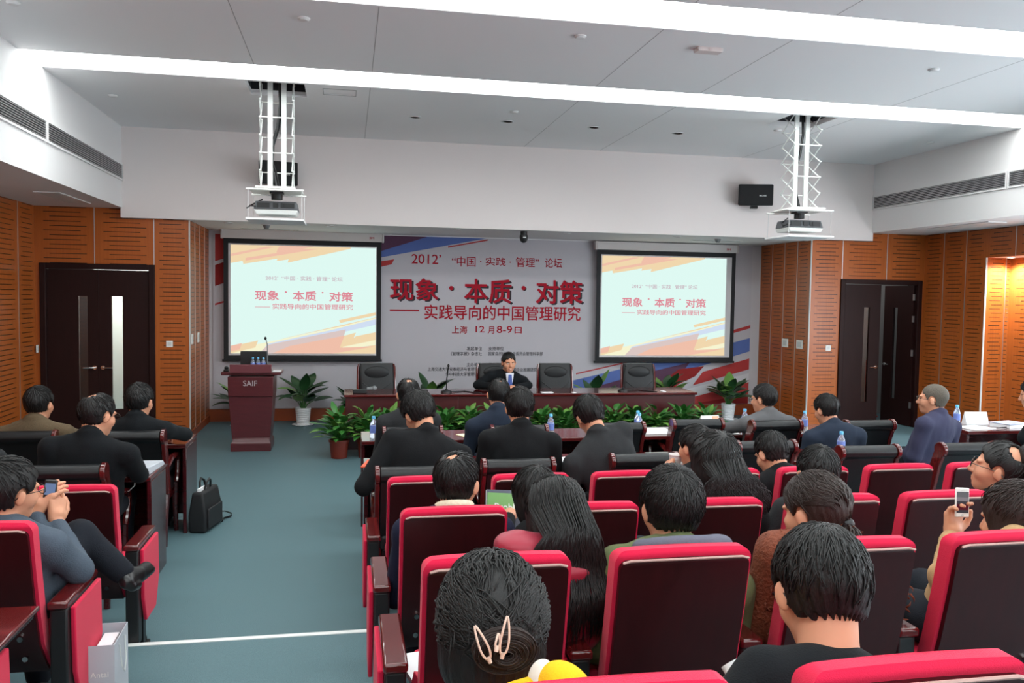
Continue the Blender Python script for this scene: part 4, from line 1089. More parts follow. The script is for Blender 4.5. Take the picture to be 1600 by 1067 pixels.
def rotm(yaw, pitch, roll):
    """columns right, forward, up; yaw>0 turns to the person's left, pitch>0 nods down, roll>0 tips to the right"""
    m = Matrix.Rotation(R(yaw), 3, 'Z') @ Matrix.Rotation(-R(pitch), 3, 'X') @ Matrix.Rotation(R(roll), 3, 'Y')
    return np.array(m)
def hand(f, w, d, nrm, side, s=1., curl=.5, spread=.5, thumb=.6, point=None):
    """palm from wrist w along d, nrm = back-of-hand normal, side=+1 right hand"""
    d = np.array(d, float); d /= np.linalg.norm(d); nrm = np.array(nrm, float); nrm -= d*(nrm@d); nrm /= np.linalg.norm(nrm)
    x = np.cross(d, nrm)*side     # towards the little finger for side=+1 with back up
    x = -x
    w = np.array(w, float)
    L = .085*s
    f.cone(w, w+d*.03*s, .024*s, .03*s, .01)
    for i, q in enumerate((-.03, -.01, .01, .03)):
        f.cone(w+d*.015*s+x*q*.6*s, w+d*L+x*q*s, .0165*s, .0135*s, .012)
    for i, (q, ln) in enumerate(((-.033, .072), (-.011, .082), (.011, .076), (.032, .060))):
        p = w+d*L+x*q*s; c = curl*(.8+.12*i) if not (point and i in point) else .12
        dd = d+x*(q*spread*6); dd /= np.linalg.norm(dd); ang = 0
        for j, fr in enumerate((.45, .32, .23)):
            ang += c*(.85 if j == 0 else 1.); e = dd*math.cos(ang)-nrm*math.sin(ang)
            p2 = p+e*ln*fr*s; f.cone(p, p2, (.0098-.001*j)*s, (.0090-.001*j)*s, .004); p = p2
    p0 = w+d*.025*s-x*.026*s; p1 = p0+(d*.6-x*.8*(1-thumb*.5)-nrm*thumb*.5)*.045*s; p2 = p1+(d*.85-x*.3-nrm*thumb*.7)*.032*s; p3 = p2+(d*.9+x*.1*thumb-nrm*thumb*.6)*.026*s
    f.cone(p0, p1, .018*s, .0125*s, .01); f.cone(p1, p2, .0118*s, .0105*s, .005); f.cone(p2, p3, .0102*s, .008*s, .004)
    return f

def fabric(name, c, amt=.12, sc=180, rough=.9): return mat(name, c, rough, spec=.15, sheen=.02, noise=(sc, amt), bump=(sc*1.5, .25))
NAVY = fabric('navy_wool', rgb(36, 44, 58)); BLACKW = fabric('black_wool', rgb(22, 23, 25)); CHAR = fabric('charcoal_wool', rgb(42, 43, 45), .25)
TWEED = fabric('brown_tweed', rgb(92, 78, 60), .3, 140); GREYSUIT = fabric('grey_suit_cloth', rgb(94, 94, 96)); PURPN = fabric('violet_blue_wool', rgb(58, 58, 80))
BLACKSUIT = fabric('black_suit_cloth', rgb(21, 24, 27)); FLEECE = fabric('slate_fleece', rgb(74, 84, 96), .15, 120); OLIVE = fabric('olive_canvas', rgb(98, 106, 72)); DKNAVY = fabric('dark_navy_cloth', rgb(28, 32, 52))
BURG = mat('red_down_nylon', rgb(148, 26, 50), .45, spec=.4, sheen=.1); BEIGE = fabric('beige_wool', rgb(176, 142, 102)); YELLOW = fabric('yellow_wool', rgb(232, 176, 28)); RUST = mat('rust_fur', rgb(112, 52, 26), .8, noise=(60, .5), bump=(90, .8))
TROUS = fabric('dark_trouser_cloth', rgb(28, 31, 38)); SHOE = mat('black_shoe_leather', rgb(20, 20, 22), .3); SHIRT = fabric('white_shirt', rgb(226, 226, 232), .04); LILAC = fabric('lilac_shirt', rgb(196, 178, 206), .05)
CREAMSC = fabric('cream_scarf', rgb(220, 206, 182), .3, 60); TURQ = fabric('turquoise_scarf', rgb(112, 150, 154), .25, 40); GREYLIN = fabric('grey_lining', rgb(98, 98, 112)); GREENSC = fabric('green_knit', rgb(40, 120, 80), .2, 60); BLUETIE = mat('blue_tie', rgb(66, 88, 160), .5)
WIRE = mat('spectacle_wire', rgb(70, 66, 62), .25, .8)
EYEW = mat('eye_white', rgb(224, 220, 214), .3); EYED = mat('eye_dark', rgb(20, 14, 12), .2); LIPS = mat('lips', rgb(158, 82, 74), .5); BROW = mat('eyebrow', rgb(26, 20, 18), .8)

def head_prims(f, H, Rh, s):
    """head centre H at ear height, axes Rh (columns right, forward, up), scale s"""
    P = lambda x, y, z: H+Rh@np.array((x, y, z))*s
    E = lambda c, r, k=.02: f.ell(P(*c), np.array(r)*s, Rh, k)
    E((0, -.012, .034), (.076, .096, .088)); E((0, .03, -.03), (.062, .066, .078), .03); E((0, .052, -.088), (.034, .034, .028), .03)
    for q in (-1, 1):
        E((q*.040, .052, -.025), (.028, .032, .03), .02)                     # cheeks
        E((q*.030, .078, .024), (.026, .014, .010), .015)                    # brow
        f.ell(P(q*.082, -.008, -.006), np.array((.0082, .018, .030))*s, Rh@rotm(q*-32, 12, 0), .007)   # ears
        E((q*.076, .0, -.012), (.012, .012, .016), .006)
        f.ell(P(q*.031, .092, .004), np.array((.014, .008, .009))*s, Rh, .004, 's')
    f.cone(P(0, .088, .012), P(0, .108, -.028), .009*s, .014*s, .012); E((0.012, .098, -.033), (.009, .009, .008), .008); E((-.012, .098, -.033), (.009, .009, .008), .008)
    E((0, .086, -.058), (.024, .012, .007), .008); E((0, .084, -.070), (.020, .012, .008), .008)

def scalp_point(d):
    """radius of the cranium in direction d (head-local unit vectors), about (0,-.012,.03)"""
    r = np.array((.078, .098, .092)); return 1/np.sqrt(((d/r)**2).sum(-1))
def hairline(y, style):
    """height of the hair edge as a function of forward position y (head-local)"""
    if style == 'bob': xp, fp = [-.12, -.02, .03, .06, .10], [-.13, -.13, -.06, .03, .075]
    else: xp, fp = [-.12, -.06, -.03, -.005, .02, .045, .075, .1], [-.050, -.050, -.036, .004, .004, .026, .062, .085]
    return np.interp(y, xp, fp)
def hair_mesh(style, s, h, thick=.016, bald=None, seed=0, part=0., extra=None):
    """short hair cap in head-local coordinates (scaled by s); bald = (y,z,radius) of a bare crown"""
    f = Field(); f.ell((0, -.012, .034), (.076+thick, .096+thick, .088+thick), k=.02); f.ell((0, .0, -.03), (.070+thick*.5, .080, .07), k=.03)
    if style == 'bob': f.ell((0, -.02, -.06), (.095, .085, .085), k=.05)
    if extra: extra(f)
    g = np.random.RandomState(seed)
    ph = g.uniform(0, 6, 4)
    def post(P, D):
        x, y, z = P.T
        th = np.arctan2(x-.01, y+.05)
        st = np.sin(th*23+ph[0]+2*np.sin(z*40+ph[1]))*.5+np.sin(th*41+ph[2]+z*30)*.3+np.sin(th*67+ph[3])*.2
        D = D-.0013*st*np.clip(thick/.014, 0, 1.3)
        edge = hairline(y, style)+.008*np.sin(th*19+ph[1])
        D = np.maximum(D, (edge-z)*.75)
        if style != 'bob':      # the ears stay free
            e = np.sqrt(((y+.004)/.027)**2+((z+.006)/.040)**2)
            D = np.maximum(D, np.where(np.abs(x) > .055, (1-e)*.03, -1))
        if bald:
            q = np.sqrt((x-(bald[3] if len(bald) > 3 else 0))**2+(y-bald[0])**2+(z-bald[1])**2)
            D = np.maximum(D, bald[2]-q-.006+.010*np.sin(x*420+ph[0])*np.sin(x*170+ph[1]))
        return D
    V, F = f.mesh(h/s, post)
    return V*s, F
def locks(n, s, seed, style='short', thick=.018, r=.0032, length=1., bald=None, crown=(.01, -.55, .83), back=None, jitter=.004):
    """tapered hair locks combed outward from the crown over the head, head-local"""
    g = np.random.RandomState(seed); c = np.array(crown, float); c /= np.linalg.norm(c)
    u = np.cross(c, (1, 0, 0)); u /= np.linalg.norm(u); v = np.cross(c, u); out = MB()
    C0 = np.array((0, -.012, .034))
    for i in range(n):
        th = g.uniform(0, 2*math.pi); p0 = g.uniform(.0, 1.3)*(1 if g.rand() < .7 else .5); span = g.uniform(.45, .8)*length; sw = g.normal()*.18
        pts = []
        for j in range(7):
            ph = p0+span*j/6; t2 = th+sw*j/6
            d = c*math.cos(ph)+(u*math.cos(t2)+v*math.sin(t2))*math.sin(ph)
            rr = scalp_point(d)+thick*(.75+.3*math.sin(math.pi*j/6))+g.normal()*jitter*.3
            q = C0+d*rr
            if q[2] < hairline(q[1], style)-.004: break
            if style != 'bob' and abs(q[0]) > .055 and ((q[1]+.004)/.027)**2+((q[2]+.006)/.040)**2 < 1: break
            if bald and g.rand() < .8 and (q[1]-bald[0])**2+(q[2]-bald[1])**2+(q[0]-(bald[3] if len(bald) > 3 else 0))**2 < bald[2]**2*1.1: pts = []; break
            pts.append(q*s)
        if len(pts) < 4: continue
        k = len(pts); out.tube(pts, [r*s*(.35+.65*math.sin(math.pi*(.15+.75*a/(k-1)))) if a < k-1 else r*.1 for a in range(k)], 5, flat=.6)
    if not out.v: return np.zeros((0, 3)), []
    return np.array(out.v), out.f
def flow_locks(curves, r, n=5, flat=.6):
    out = MB()
    for pts in curves:
        k = len(pts); out.tube(pts, [r*(.5+.5*math.sin(math.pi*(.15+.7*a/(k-1)))) if a < k-1 else r*.15 for a in range(k)], n, flat=flat)
    return out
def glasses(s, mtl, parent, M):
    m = MB()
    for q in (-1, 1):
        ring = [(q*.034+.024*math.cos(a)*1.0, .108, .004+.018*math.sin(a)) for a in np.linspace(0, 2*math.pi, 15)]
        m.tube(ring, .0017, 5); m.tube([(q*.058, .106, .008), (q*.076, .07, .008), (q*.083, -.01, .006), (q*.082, -.03, -.012)], .0018, 5)
    m.tube([(-.010, .109, .006), (0, .112, .009), (.010, .109, .006)], .0017, 5)
    V = [tuple(M[0]@(np.array(p)*s)+M[1]) for p in m.v]; m.v = V
    return m.build('glasses', mtl, parent)

NP = 0
def person(label, root, head, yaw=0, pitch=8, roll=0, hs=1.08, coat=BLACKSUIT, sw=.205, bulk=1., tyaw=0, hair='short', hairmat=HAIR, bald=None, thick=.016,
           elbows=(None, None), wrists=(None, None), collar=None, shirt=None, shirt_r=.060, spec=False, res=.012, hres=.006, nlock=260, hands=(1, 1), fold=.008, quilt=False,
           face=False, rz=0, coat_name='jacket', legs=None, trous=TROUS, hand_cfg=({}, {}), hood=None, slump=0., shoulder_dz=(0, 0), crown=(.01, -.55, .83), extra_hair=None, lockr=.0021, hunch=0., skip_hair=False, nbz=0.):
    """seated person; root=(x,y,floor z); head=(column,row of the top of the head,Y) ; everything else in the person's own frame (x right, y forward)"""
    global NP; NP += 1
    t = thing('person', root, label, 'person', 'people in the hall', rz)
    Rz = np.array(Matrix.Rotation(rz, 3, 'Z'))
    top = aty(*head) if len(head) == 3 else None
    H = (Rz.T@(top-np.array(root)) if top is not None else np.array(head[0])) - np.array((0, 0, .118*hs))
    Rh = rotm(yaw, pitch, roll)
    Rt = rotm(tyaw, 0, 0)
    nb = H+Rh@np.array((0, -.030, -.085))*hs+np.array((0, -.02-hunch*.4, -.044-hunch*.2+nbz))
    pel = np.array((0., .34, .575))
    sc = nb+np.array((0, -.012-hunch*.3, -.065))
    up = sc-pel; up /= np.linalg.norm(up)
    rt = Rt[:, 0]-up*(Rt[:, 0]@up); rt /= np.linalg.norm(rt); fw = np.cross(up, rt)
    T = np.stack([rt, fw, up], 1)
    sh = [sc-rt*sw+np.array((0, 0, -.018+shoulder_dz[0])), sc+rt*sw+np.array((0, 0, -.018+shoulder_dz[1]))]
    el_, wr = [], []
    for i, q in enumerate((-1, 1)):
        e = elbows[i]; w = wrists[i]
        e = np.array(e, float) if e is not None else sh[i]+rt*q*.05+np.array((0, .06, -.30))
        w = np.array(w, float) if w is not None else np.array((q*.07, .50, .615))
        el_.append(e); wr.append(w)
    if legs is None: legs = [[(q*.10, .36, .56), (q*.13, .74, .555), (q*.12, .73, .10), (q*.13, .83, .045)] for q in (-1, 1)]
    def torso(f, g, arms=True):
        ch = pel+(sc-pel)*.66+fw*.0; wa = pel+(sc-pel)*.33
        f.cone(nb+np.array((0, 0, -.022)), sh[0], .060+g, .066+g, .035); f.cone(nb+np.array((0, 0, -.022)), sh[1], .060+g, .066+g, .035)
        f.ell(ch+(sc-pel)*.08, (sw*.96*bulk+g, .118*bulk+g, .20+g), T, .06); f.ell(wa, (sw*.90*bulk+g, .120*bulk+g, .20+g), T, .06); f.ell(pel+np.array((0, -.01, .02)), (.185*bulk+g, .14+g, .13+g), T, .05)
        if arms:
            for i in (0, 1):
                f.cone(sh[i], el_[i], .064*bulk+g, .052*bulk+g, .03); f.cone(el_[i], wr[i]+(el_[i]-wr[i])*.10, .052*bulk+g, .038*bulk+g, .02)
    # body: one continuous surface from head to feet, hands refined
    f = Field(); torso(f, -.016)
    for i in (0, 1): f.cone(el_[i], wr[i], .036, .028, .01)
    f.cone(nb-up*.04, H+Rh@np.array((0, -.02, -.05))*hs, .060*hs, .056*hs, .02)
    for L in legs: f.chain([np.array(p) for p in L[:3]], [.078, .052, .034], .02)
    body = [f.mesh(res)]
    f = Field(); head_prims(f, H, Rh, hs); f.cone(nb-up*.05, H+Rh@np.array((0, -.025, -.045))*hs, .062*hs, .055*hs, .025)
    body.append(f.mesh(hres))
    for i, q in enumerate((-1, 1)):
        if not hands[i]: continue
        f = Field(); d = wr[i]-el_[i]; d = d/np.linalg.norm(d); cfg = dict(d=d+np.array((0, .0, -.2)), nrm=(0, -.2, 1), curl=.45); cfg.update(hand_cfg[i])
        f.cone(wr[i]-d*.06, wr[i], .032, .027, .01); hand(f, wr[i], cfg['d'], cfg['nrm'], q, 1.08, cfg['curl'], cfg.get('spread', .4), cfg.get('thumb', .6), cfg.get('point'))
        body.append(f.mesh(min(hres, .0045)))
    np_mesh('body', body, SKIN, t)
    # clothes
    f = Field(); torso(f, 0)
    if collar:
        ch = .034 if collar is True else collar
        f.cone(nb+np.array((0, -.012, -.03)), nb+np.array((0, -.012, ch*.55)), .084, .070, .02); f.torus(nb+np.array((0, -.006, ch)), .058, .0135, rotm(0, 20, 0), .012, 1.06, 1.0)
    if hood: f.ell(nb+np.array((0, -.07, -.02)), (.14, .07, .06), rotm(0, -20, 0), .04)
    ff = fold*.8
    def post(P, D):
        wv_ = wobble(P*np.array((1, 1, .7)), 1.0, NP)
        o = D+ff*(.6*wv_+.9*(np.abs(wobble(P*np.array((1.2, 1, .5)), 1.5, NP+50))-.4))
        if quilt: o = o-.010*np.abs(np.sin(P[:, 2]*48+.6*np.sin(P[:, 0]*9)))
        return o
    np_mesh(coat_name, [f.mesh(res, post)], coat, t)
    f = Field()
    for L in legs: f.chain([np.array(p) for p in L[:3]], [.098, .072, .055], .03)
    f.ell(pel+np.array((0, .02, -.01)), (.18, .15, .10), None, .05)
    np_mesh('trousers', [f.mesh(.014)], trous, t)
    for L in legs:
        f = Field(); a, b = np.array(L[2]), np.array(L[3]); d = b-a; L_ = np.linalg.norm(d); d = d/L_
        shin = np.array(L[1])-a; shin /= np.linalg.norm(shin); h_ = a-shin*.055
        tdir = b-h_; tdir /= np.linalg.norm(tdir); heel = h_-tdir*.035; toe = h_+tdir*.17
        f.cone(heel, toe, .036, .030, .02); f.cone(a-shin*.02, h_+tdir*.06, .042, .034, .02); f.cone(heel-shin*.022, toe-shin*.020+tdir*.01, .026, .024, .006); f.cone(heel-shin*.03, heel-shin*.036+tdir*.03, .026, .026, .004)
        np_mesh('shoe', [f.mesh(.007)], SHOE, t)
    if shirt is not None:
        f = Field(); f.torus(nb+np.array((0, .0, .026))+Rh@np.array((0, 0, .0)), shirt_r, .0115+(shirt_r-.06)*.6, rotm(0, 22, 0), .01, 1.04, 1.0)
        f.torus(nb+np.array((0, .0, .04)), shirt_r-.002, .008, rotm(0, 22, 0), .02, 1.04, 1.0); np_mesh('shirt_collar', [f.mesh(.005)], shirt, t)
    if not skip_hair:
        V, F = hair_mesh(hair if hair != 'buzz' else 'short', hs, hres, thick if hair != 'buzz' else .003, bald, NP, extra=extra_hair)
        ho = np_mesh('hair', [(V, F)], hairmat, t, M=(Rh, H))
        if nlock and hair != 'buzz':
            V2, F2 = locks(nlock, hs, NP, hair, thick, lockr, 1., bald, crown)
            if len(V2):
                m = MB(); m.v = [tuple(p) for p in (V2@Rh.T+H)]; m.f = F2; m.mi = [0]*len(F2); m.build('hair_strands', hairmat, t, smooth=2.)
    if spec: glasses(hs, WIRE, t, (Rh, H))
    if face:
        def fm(name, mtl, fn):
            m = MB(); fn(m); m.v = [tuple(Rh@(np.array(p)*hs)+H) for p in m.v]; return m.build(name, mtl, t)
        for q in (-1, 1):
            fm('eye', [EYEW, EYED], lambda m: (m.ell((q*.031, .084, .004), (.012, .010, .0075), 12, 0), m.ell((q*.031, .0905, .004), (.0055, .005, .006), 10, 1)))
            fm('eyebrow', BROW, lambda m: m.tube([(q*.014, .099, .020), (q*.03, .099, .026), (q*.05, .086, .022)], [.003, .004, .002], 6))
        fm('mouth', [LIPS, EYEW], lambda m: (m.tube([(-.026, .086, -.058), (-.012, .098, -.064), (0, .1, -.066), (.012, .098, -.064), (.026, .086, -.058)], [.002, .004, .0045, .004, .002], 6, 0), m.tube([(-.018, .096, -.0605), (0, .1025, -.0635), (.018, .096, -.0605)], [.001, .0026, .001], 6, 1)))
    return dict(t=t, H=H, Rh=Rh, nb=nb, sc=sc, sh=sh, wr=wr, el=el_, T=T, root=np.array(root))
def curves_mesh(name, curves, r, mtl, parent, n=5):
    return flow_locks(curves, r, n).build(name, mtl, parent, smooth=2.)
# ================================================================ the people
AR, BR = 6.80, 5.40
# ---- left block
person('man in a brown tweed jacket in the front row left of the aisle', (-2.36, 6.86, 0), (61, 607, 7.08), yaw=-14, pitch=4, coat=TWEED, sw=.215, collar=True, res=.014, elbows=(None, (.30, .42, .80)), wrists=(None, (.2, .62, .80)))
person('man in a black suit in the front row beside the aisle, left side', (-1.63, 6.80, 0), (218, 603, 7.05), yaw=-16, pitch=6, coat=BLACKSUIT, sw=.21, shirt=SHIRT, collar=True, thick=.02, res=.014, elbows=(None, (.33, .40, .84)), wrists=((-.1, .62, .80), (.14, .66, .80)))
person('balding man with glasses and black jacket in the second row, left side', (-1.66, 5.49, 0), (152, 618, 5.78), yaw=-34, pitch=10, coat=BLACKSUIT, sw=.225, bulk=1.06, collar=True, bald=(-.05, .115, .055, -.02), thick=.013, spec=True, res=.012, elbows=(None, (.32, .34, .80)), wrists=(None, (.18, .62, .81)), hs=1.12)
pw = person('person in a dark sleeve holding a pen at the left picture edge', (-2.52, 5.49, 0), (-58, 618, 5.8), yaw=-10, pitch=20, coat=CHAR, sw=.22, collar=True, elbows=(None, (.42, .28, .84)), wrists=(None, (.50, .52, .80)), hand_cfg=({}, dict(d=(.5, 1, .1), nrm=(.2, -.3, 1), curl=.6)), res=.012)
m = MB(); m.tube([(0, 0, 0), (-.02, -.05, .14)], .0045, 8); 
tag(m.build('pen', BLACKPL, loc=(-2.52+.575, 5.49+.60, .80)), 'dark pen upright in the hand at the left picture edge', 'pen')
# man photographing with a small phone, seated in the second red row
yph = 4.02
hL = aty(62, 778, yph); hR = aty(93, 792, yph)
rx, ry, rzf = -1.40, ROWY[1], RISE[1]
loc = lambda p: np.array(p)-np.array((rx, ry, rzf))
pm = person('man in a slate fleece photographing with a phone, legs crossed, left of the aisle', (rx, ry, rzf), (14, 722, 3.78), yaw=-38, pitch=2, roll=4, coat=FLEECE, sw=.20, hres=.005, res=.010, nlock=260, spec=True, thick=.018,
    elbows=(loc(aty(84, 905, 3.82)), loc(aty(124, 890, 3.80))), wrists=(loc(aty(55, 800, yph-.02)), loc(aty(88, 815, yph-.02))), fold=.008,
    hand_cfg=(dict(d=(.35, .25, .55), nrm=(-.5, -.7, .3), curl=.35, spread=.6, thumb=.4), dict(d=(-.05, .35, 1), nrm=(.8, -.55, .15), curl=.75, thumb=.5, spread=.2)),
    legs=[[(-.1, .36, .56), (-.05, .74, .56), (.0, .73, .10), (.0, .83, .045)], [(.1, .36, .58), loc(aty(124, 838, 4.10)), loc(aty(190, 893, 4.12)), loc(aty(232, 884, 4.32))]])
pc = aty(78, 770, yph)
t = thing('mobile_phone', pc, 'black mobile phone held up by the man in the slate fleece', 'phone'); t.rotation_euler = (R(-8), R(6), R(6))
m = MB(); m.bx(-.026, .026, -.007, .007, -.058, .058); m.build('case', BLACKPL, t, bevel=.006)
m = MB(); m.bx(-.021, .021, -.0085, -.0072, -.008, .042); m.build('display', emis('phone_display_blue', rgb(120, 140, 180), .8), t, smooth=0)
m = MB(); m.bx(-.019, .019, -.0085, -.0072, -.048, -.018); m.build('keypad', GREYPL, t, smooth=0)

# ---- speaker at the head table (faces the hall)
person('smiling man in a dark suit and blue tie seated behind the head table', (2.10, 11.78, 0), (795, 552, 11.24), yaw=4, pitch=4, roll=0, hs=1.12, coat=BLACKSUIT, sw=.235, rz=math.pi, face=True, shirt=SHIRT, hres=.0045, res=.010, nlock=120, thick=.010,
    elbows=((-.34, .60, .80), (.36, .50, .80)), wrists=((-.08, .84, .80), (.06, .80, .80)), hand_cfg=(dict(d=(.7, .5, 0), nrm=(0, .3, 1), curl=.5), dict(d=(-.7, .5, 0), nrm=(0, .3, 1), curl=.5)))
sp = [o for o in COL.objects if o.name.startswith('person')][-1]
# shirt front and tie lie on the chest
def chest(pts, y): return pts
P6 = dict(x=2.10, y=11.78)
hd = aty(795, 552, 11.24); nz = hd[2]-.118*1.12-.16
def chest_piece(name, poly, mtl, lift):
    m = MB(); vs = []
    for (x, z) in poly:
        vs.append((hd[0]+x, hd[1]-.085-lift-.35*max(0, -z-.02)*.1, nz+z))
    m.add(vs, [tuple(range(len(vs)))]); n = len(vs)
    m.add([(v[0], v[1]+.02, v[2]) for v in vs], [tuple(range(n))[::-1]])
    for i in range(n): m.f.append([i, (i+1) % n, n+(i+1) % n, n+i]); m.mi.append(0)
    o = m.build(name, mtl, sp, smooth=0); o.matrix_parent_inverse = (Matrix.Translation(sp.location) @ rotz(math.pi)).inverted(); return o
chest_piece('shirt_front', [(-.055, .03), (.055, .03), (.045, -.05), (.012, -.20), (-.02, -.20), (-.045, -.05)], SHIRT, .022)
chest_piece('tie', [(-.02, .01), (.02, .01), (.032, -.13), (.0, -.20), (-.03, -.13)], BLUETIE, .042)

# ---- front row, right block
person('man in a dark suit, front row, first right of the aisle', (.53, AR, 0), (638, 594, 7.1), yaw=2, pitch=4, coat=CHAR, sw=.20, shirt=None, collar=True, bald=(-.06, .13, .038), thick=.012, res=.014)
person('man in a navy suit leaning left in the front row', (1.36, AR, 0), (779, 595, 7.1), yaw=-6, pitch=10, roll=6, coat=NAVY, sw=.215, collar=True, thick=.014, bald=(-.07, .128, .03), res=.014)
person('man in a grey suit with glasses in the front row before the right return', (3.80, AR+.07, 0), (1194, 603, 7.12), yaw=34, pitch=4, coat=GREYSUIT, sw=.215, shirt=SHIRT, collar=True, spec=True, res=.014, elbows=((-.33, .40, .80), None), wrists=((-.1, .62, .80), None))
person('man in a navy jacket sitting forward beside the empty front row chair', (4.22, 6.42, 0), (1292, 619, 6.75), yaw=14, pitch=14, roll=-3, coat=NAVY, sw=.225, bulk=1.08, collar=True, res=.012, hunch=.05)
person('shaven headed man with glasses and violet blue jacket looking left', (5.12, 6.36, 0), (1459, 601, 6.65), yaw=42, pitch=-2, coat=PURPN, sw=.235, bulk=1.08, collar=True, shirt=LILAC, hair='buzz', hairmat=HAIRG, spec=True, res=.012, tyaw=20, hs=1.16)
for x, y, l in ((4.22, 6.70, 'padded stool under the man in the navy jacket'), (5.12, 6.66, 'padded stool under the man in the violet blue jacket')):
    t = thing('stool', (x, y, 0), l, 'stool', 'padded stools')
    m = MB(); m.bx(-.2, .2, -.18, .18, .40, .475); m.build('seat', LEATHER, t, bevel=.02)
    for a in (-1, 1):
        for b in (-1, 1): m = MB(); m.cyl((a*.16, b*.14, 0), (a*.16, b*.14, .4), .018, 10); m.build('leg', MAHOG, t)
person('person in a dark suit at the side table, cut by the right picture edge', (7.02, 6.42, 0), (1616, 596, 6.75), yaw=40, pitch=10, coat=BLACKSUIT, sw=.225, collar=True, elbows=((-.28, .30, .86), None), wrists=((-.18, .22, 1.16), None), res=.014, hand_cfg=(dict(d=(.3, .1, 1), nrm=(-1, 0, 0), curl=.8), {}))
t = thing('stool', (7.02, 6.76, 0), 'padded stool at the side table by the right picture edge', 'stool', 'padded stools')
m = MB(); m.bx(-.2, .2, -.18, .18, .40, .475); m.build('seat', LEATHER, t, bevel=.02)
for a in (-1, 1):
    for b in (-1, 1): m = MB(); m.cyl((a*.16, b*.14, 0), (a*.16, b*.14, .4), .018, 10); m.build('leg', MAHOG, t)

# ---- second row (leather chairs)
person('bowed man in a black coat, second row, first right of the aisle', (.42, 5.20, 0), (655, 617, 5.72), yaw=26, pitch=30, roll=-8, coat=BLACKW, sw=.235, bulk=1.12, collar=True, thick=.024, res=.011, fold=.007, hunch=.06, nlock=420, elbows=((-.31, .26, .76), None), wrists=((-.2, .58, .78), None), hs=1.14)
person('man in a black jacket, second row, second right of the aisle', (1.16, 5.36, 0), (812, 610, 5.76), yaw=-4, pitch=8, coat=BLACKW, sw=.225, bulk=1.06, collar=True, thick=.02, res=.011, fold=.006, nlock=420, hs=1.1)
person('man in a charcoal wool coat bending to the left over his notes, second row', (1.96, 5.30, 0), (922, 622, 5.80), yaw=6, pitch=26, roll=-12, coat=CHAR, sw=.235, bulk=1.12, collar=True, thick=.02, res=.011, fold=.006, hunch=.05, nlock=420, tyaw=14, hs=1.12)

# ---- first red row
cup_c = aty(1055, 723, 5.06)
rx, ry, rzf = 2.16, ROWY[0], RISE[0]
loc = lambda p: np.array(p)-np.array((rx, ry, rzf))
person('dark haired man drinking from a paper cup in the first red row', (rx, ry, rzf), (1087, 669, 4.95), yaw=24, pitch=4, coat=BLACKW, sw=.20, collar=True, thick=.02, res=.012, elbows=((-.30, .30, .66), None), wrists=(loc(cup_c)+np.array((-.085, -.045, -.045)), None),
    hand_cfg=(dict(d=(.55, .5, .55), nrm=(-.7, .1, .6), curl=.5, thumb=.9), {}))
t = thing('paper_cup', cup_c-np.array((0, 0, .045)), 'white paper cup held by the man in the first red row', 'cup')
m = MB(); m.lathe([(.001, 0), (.029, 0), (.040, .095), (.0425, .098), (.0425, .101), (.038, .1), (.028, .006), (.001, .005)], n=24); m.build('wall', PAPER, t)
m = MB(); m.lathe([(.0338, .03), (.0388, .075)], n=24); m.build('printed_band', mat('pale_print', rgb(206, 196, 190), .6), t)
person('man in a black overcoat bending down in the first red row', (2.78, ROWY[0], RISE[0]), (1207, 679, 4.95), yaw=14, pitch=26, roll=0, coat=BLACKW, sw=.215, bulk=1.05, collar=True, thick=.014, res=.011, hs=1.1)

# ---- second red row
r2y, r2z = ROWY[1], RISE[1]
person('man with a bald crown and a patterned cream collar in the second red row', (.46, r2y, r2z), (714, 712, 3.72), yaw=-24, pitch=6, coat=DKNAVY, sw=.205, shirt=CREAMSC, shirt_r=.070, nbz=.022, bald=(-.055, .135, .042, -.012), thick=.014, hres=.005, nlock=520, hs=1.12)
person('dark haired woman reading a green book in the second red row', (.95, r2y, r2z), (838, 738, 3.80), yaw=18, pitch=24, coat=BLACKW, sw=.18, hair='bob', thick=.022, hs=1.10, nlock=260, elbows=((-.24, .40, .72), None), wrists=((-.16, .60, .80), None))
bc = aty(787, 790, 4.08)
t = thing('book', bc, 'green and white book held open by the dark haired woman', 'book'); t.rotation_euler = (R(-18), R(6), R(8))
m = MB(); m.bx(-.09, .09, 0, .016, -.12, .075); m.build('pages', PAPER, t, smooth=0)
m = MB(); m.bx(-.092, .092, -.003, 0, -.122, .077); m.build('cover', mat('book_grey_edge', rgb(92, 96, 112), .5), t, smooth=0)
m = MB(); m.bx(-.088, .088, -.0045, -.003, -.035, .062); m.build('green_band', mat('book_green', rgb(126, 176, 106), .5), t, smooth=0)
m = MB(); m.bx(-.088, .088, -.0045, -.003, -.06, -.036); m.build('white_band', PAPER, t, smooth=0)
text('Probl', 'lettering', .105, PAPER, t, (-.05, -.006, -.022), bold=.01, height=.034)
wv = person('woman with wavy black shoulder length hair in the second red row', (1.66, r2y, r2z), (1117, 683, 3.74), yaw=10, pitch=6, coat=BLACKW, sw=.185, hair='bob', thick=.026, hs=1.12, nlock=200)
